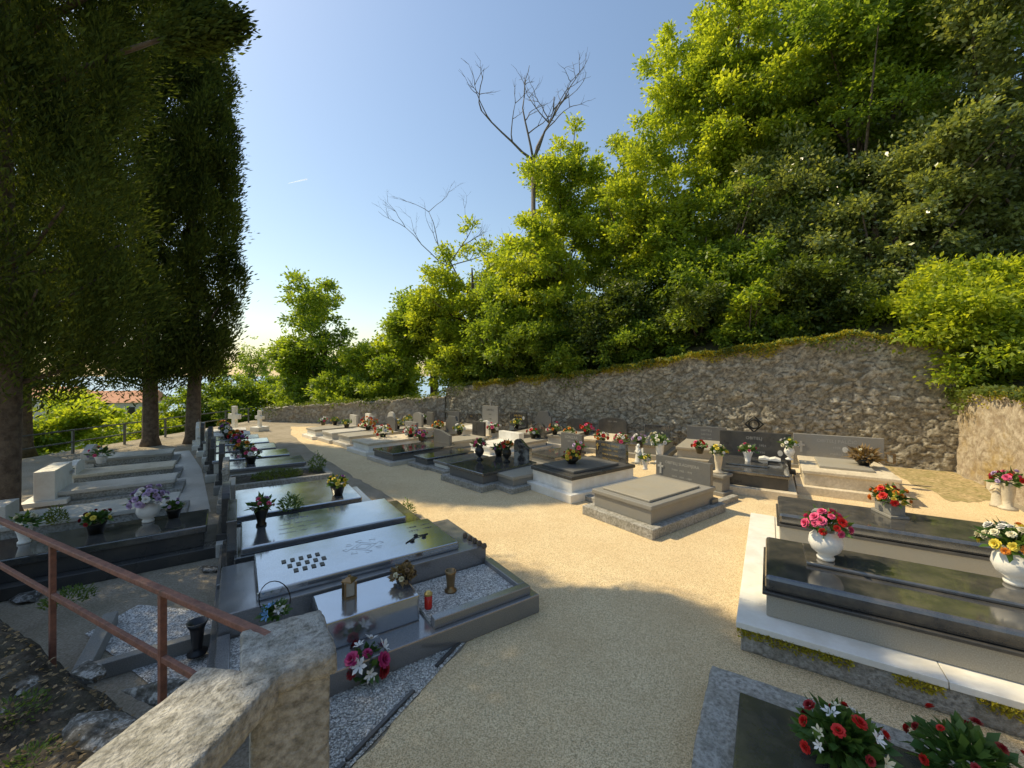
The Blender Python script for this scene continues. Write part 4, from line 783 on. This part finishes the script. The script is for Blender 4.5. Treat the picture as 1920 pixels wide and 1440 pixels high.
tree('backmost tree behind the middle slope',1480,21,5,60,4.6,'lf4',45000,.24,zb=3,lobes=9)
def dead(label,px,Y,z0,hub,top,spread,seed,lean=0,trunkr=.12,kk=3,r0=.07,f=.55):
    r_=random.Random(seed); root=thing('dead_tree',label,'tree',D(px,Y,z0)); b=MB(); hz_=Zy(hub,Y)-z0; ln=Zy(top,Y)-Zy(hub,Y)
    def br(p,d,l,r,k):
        pts=[p]; q=p.copy(); dd=d.copy()
        for i in range(5):
            dd=(dd+Vector((r_.gauss(0,.2),r_.gauss(0,.12),r_.gauss(.03,.1)))).normalized(); q=q+dd*l/5; pts.append(q.copy())
        b.tube(pts,[r,r*.85,r*.72,r*.6,r*.5,r*.35],5)
        if k>0:
            for i in range(3):
                j=r_.choice((2,3,4,5)); br(pts[j],(dd+Vector((r_.gauss(0,.7),r_.gauss(0,.4),r_.gauss(.05,.3)))).normalized(),l*.5,r*.5,k-1)
    b.tube([(0,0,0),(lean*.3,0,hz_*.5),(lean,0,hz_)],[trunkr*1.5,trunkr*1.1,trunkr],7)
    for i in range(4): br(Vector((lean,0,hz_)),Vector((spread*(i-1.5)*.5,r_.gauss(0,.3),1)).normalized(),ln*f,r0,kk)
    b.build('trunk',M['dead'],root,0,True)
dead('bare dead branches rising above the bright tree crown',1000,18.9,1.5,300,150,1.2,5,0,.1,3,.065,.82)
dead('thin bare twigs poking from the left side of the slope trees',862,20.4,1,500,380,3.2,9,-.6,.05,3,.032,.9)
# ---------------------------------------------------------------- light, camera
az=Vector((-.91,.41,0)).normalized(); el=R(51); sd=Vector((az.x*math.cos(el),az.y*math.cos(el),math.sin(el)))
sun=bpy.data.lights.new('sun','SUN'); sun.energy=5; sun.angle=R(.5); sun.color=(1,.84,.54); so=bpy.data.objects.new('sun',sun); C.objects.link(so); so.rotation_euler=(-sd).to_track_quat('-Z','Y').to_euler()
w=bpy.data.worlds.new('World'); SC.world=w; w.use_nodes=True; nt=w.node_tree; bg=nt.nodes['Background']; sk=nt.nodes.new('ShaderNodeTexSky'); sk.sky_type='NISHITA'; sk.sun_disc=False; sk.sun_elevation=el; sk.sun_rotation=math.atan2(az.x,az.y); sk.altitude=0; sk.dust_density=.8; sk.air_density=1.5; sk.ozone_density=1.3
nt.links.new(sk.outputs[0],bg.inputs[0]); bg.inputs[1].default_value=.15
cam=bpy.data.cameras.new('camera'); co=bpy.data.objects.new('camera',cam); C.objects.link(co); co.location=(0,0,CH); co.rotation_euler=(R(90),0,0)
cam.sensor_width=36; cam.lens=36*F/1920; cam.shift_y=-15/1920; cam.clip_end=60000; cam.clip_start=.05; SC.camera=co
SC.view_settings.view_transform='Standard'; SC.view_settings.look='None'; SC.view_settings.exposure=0
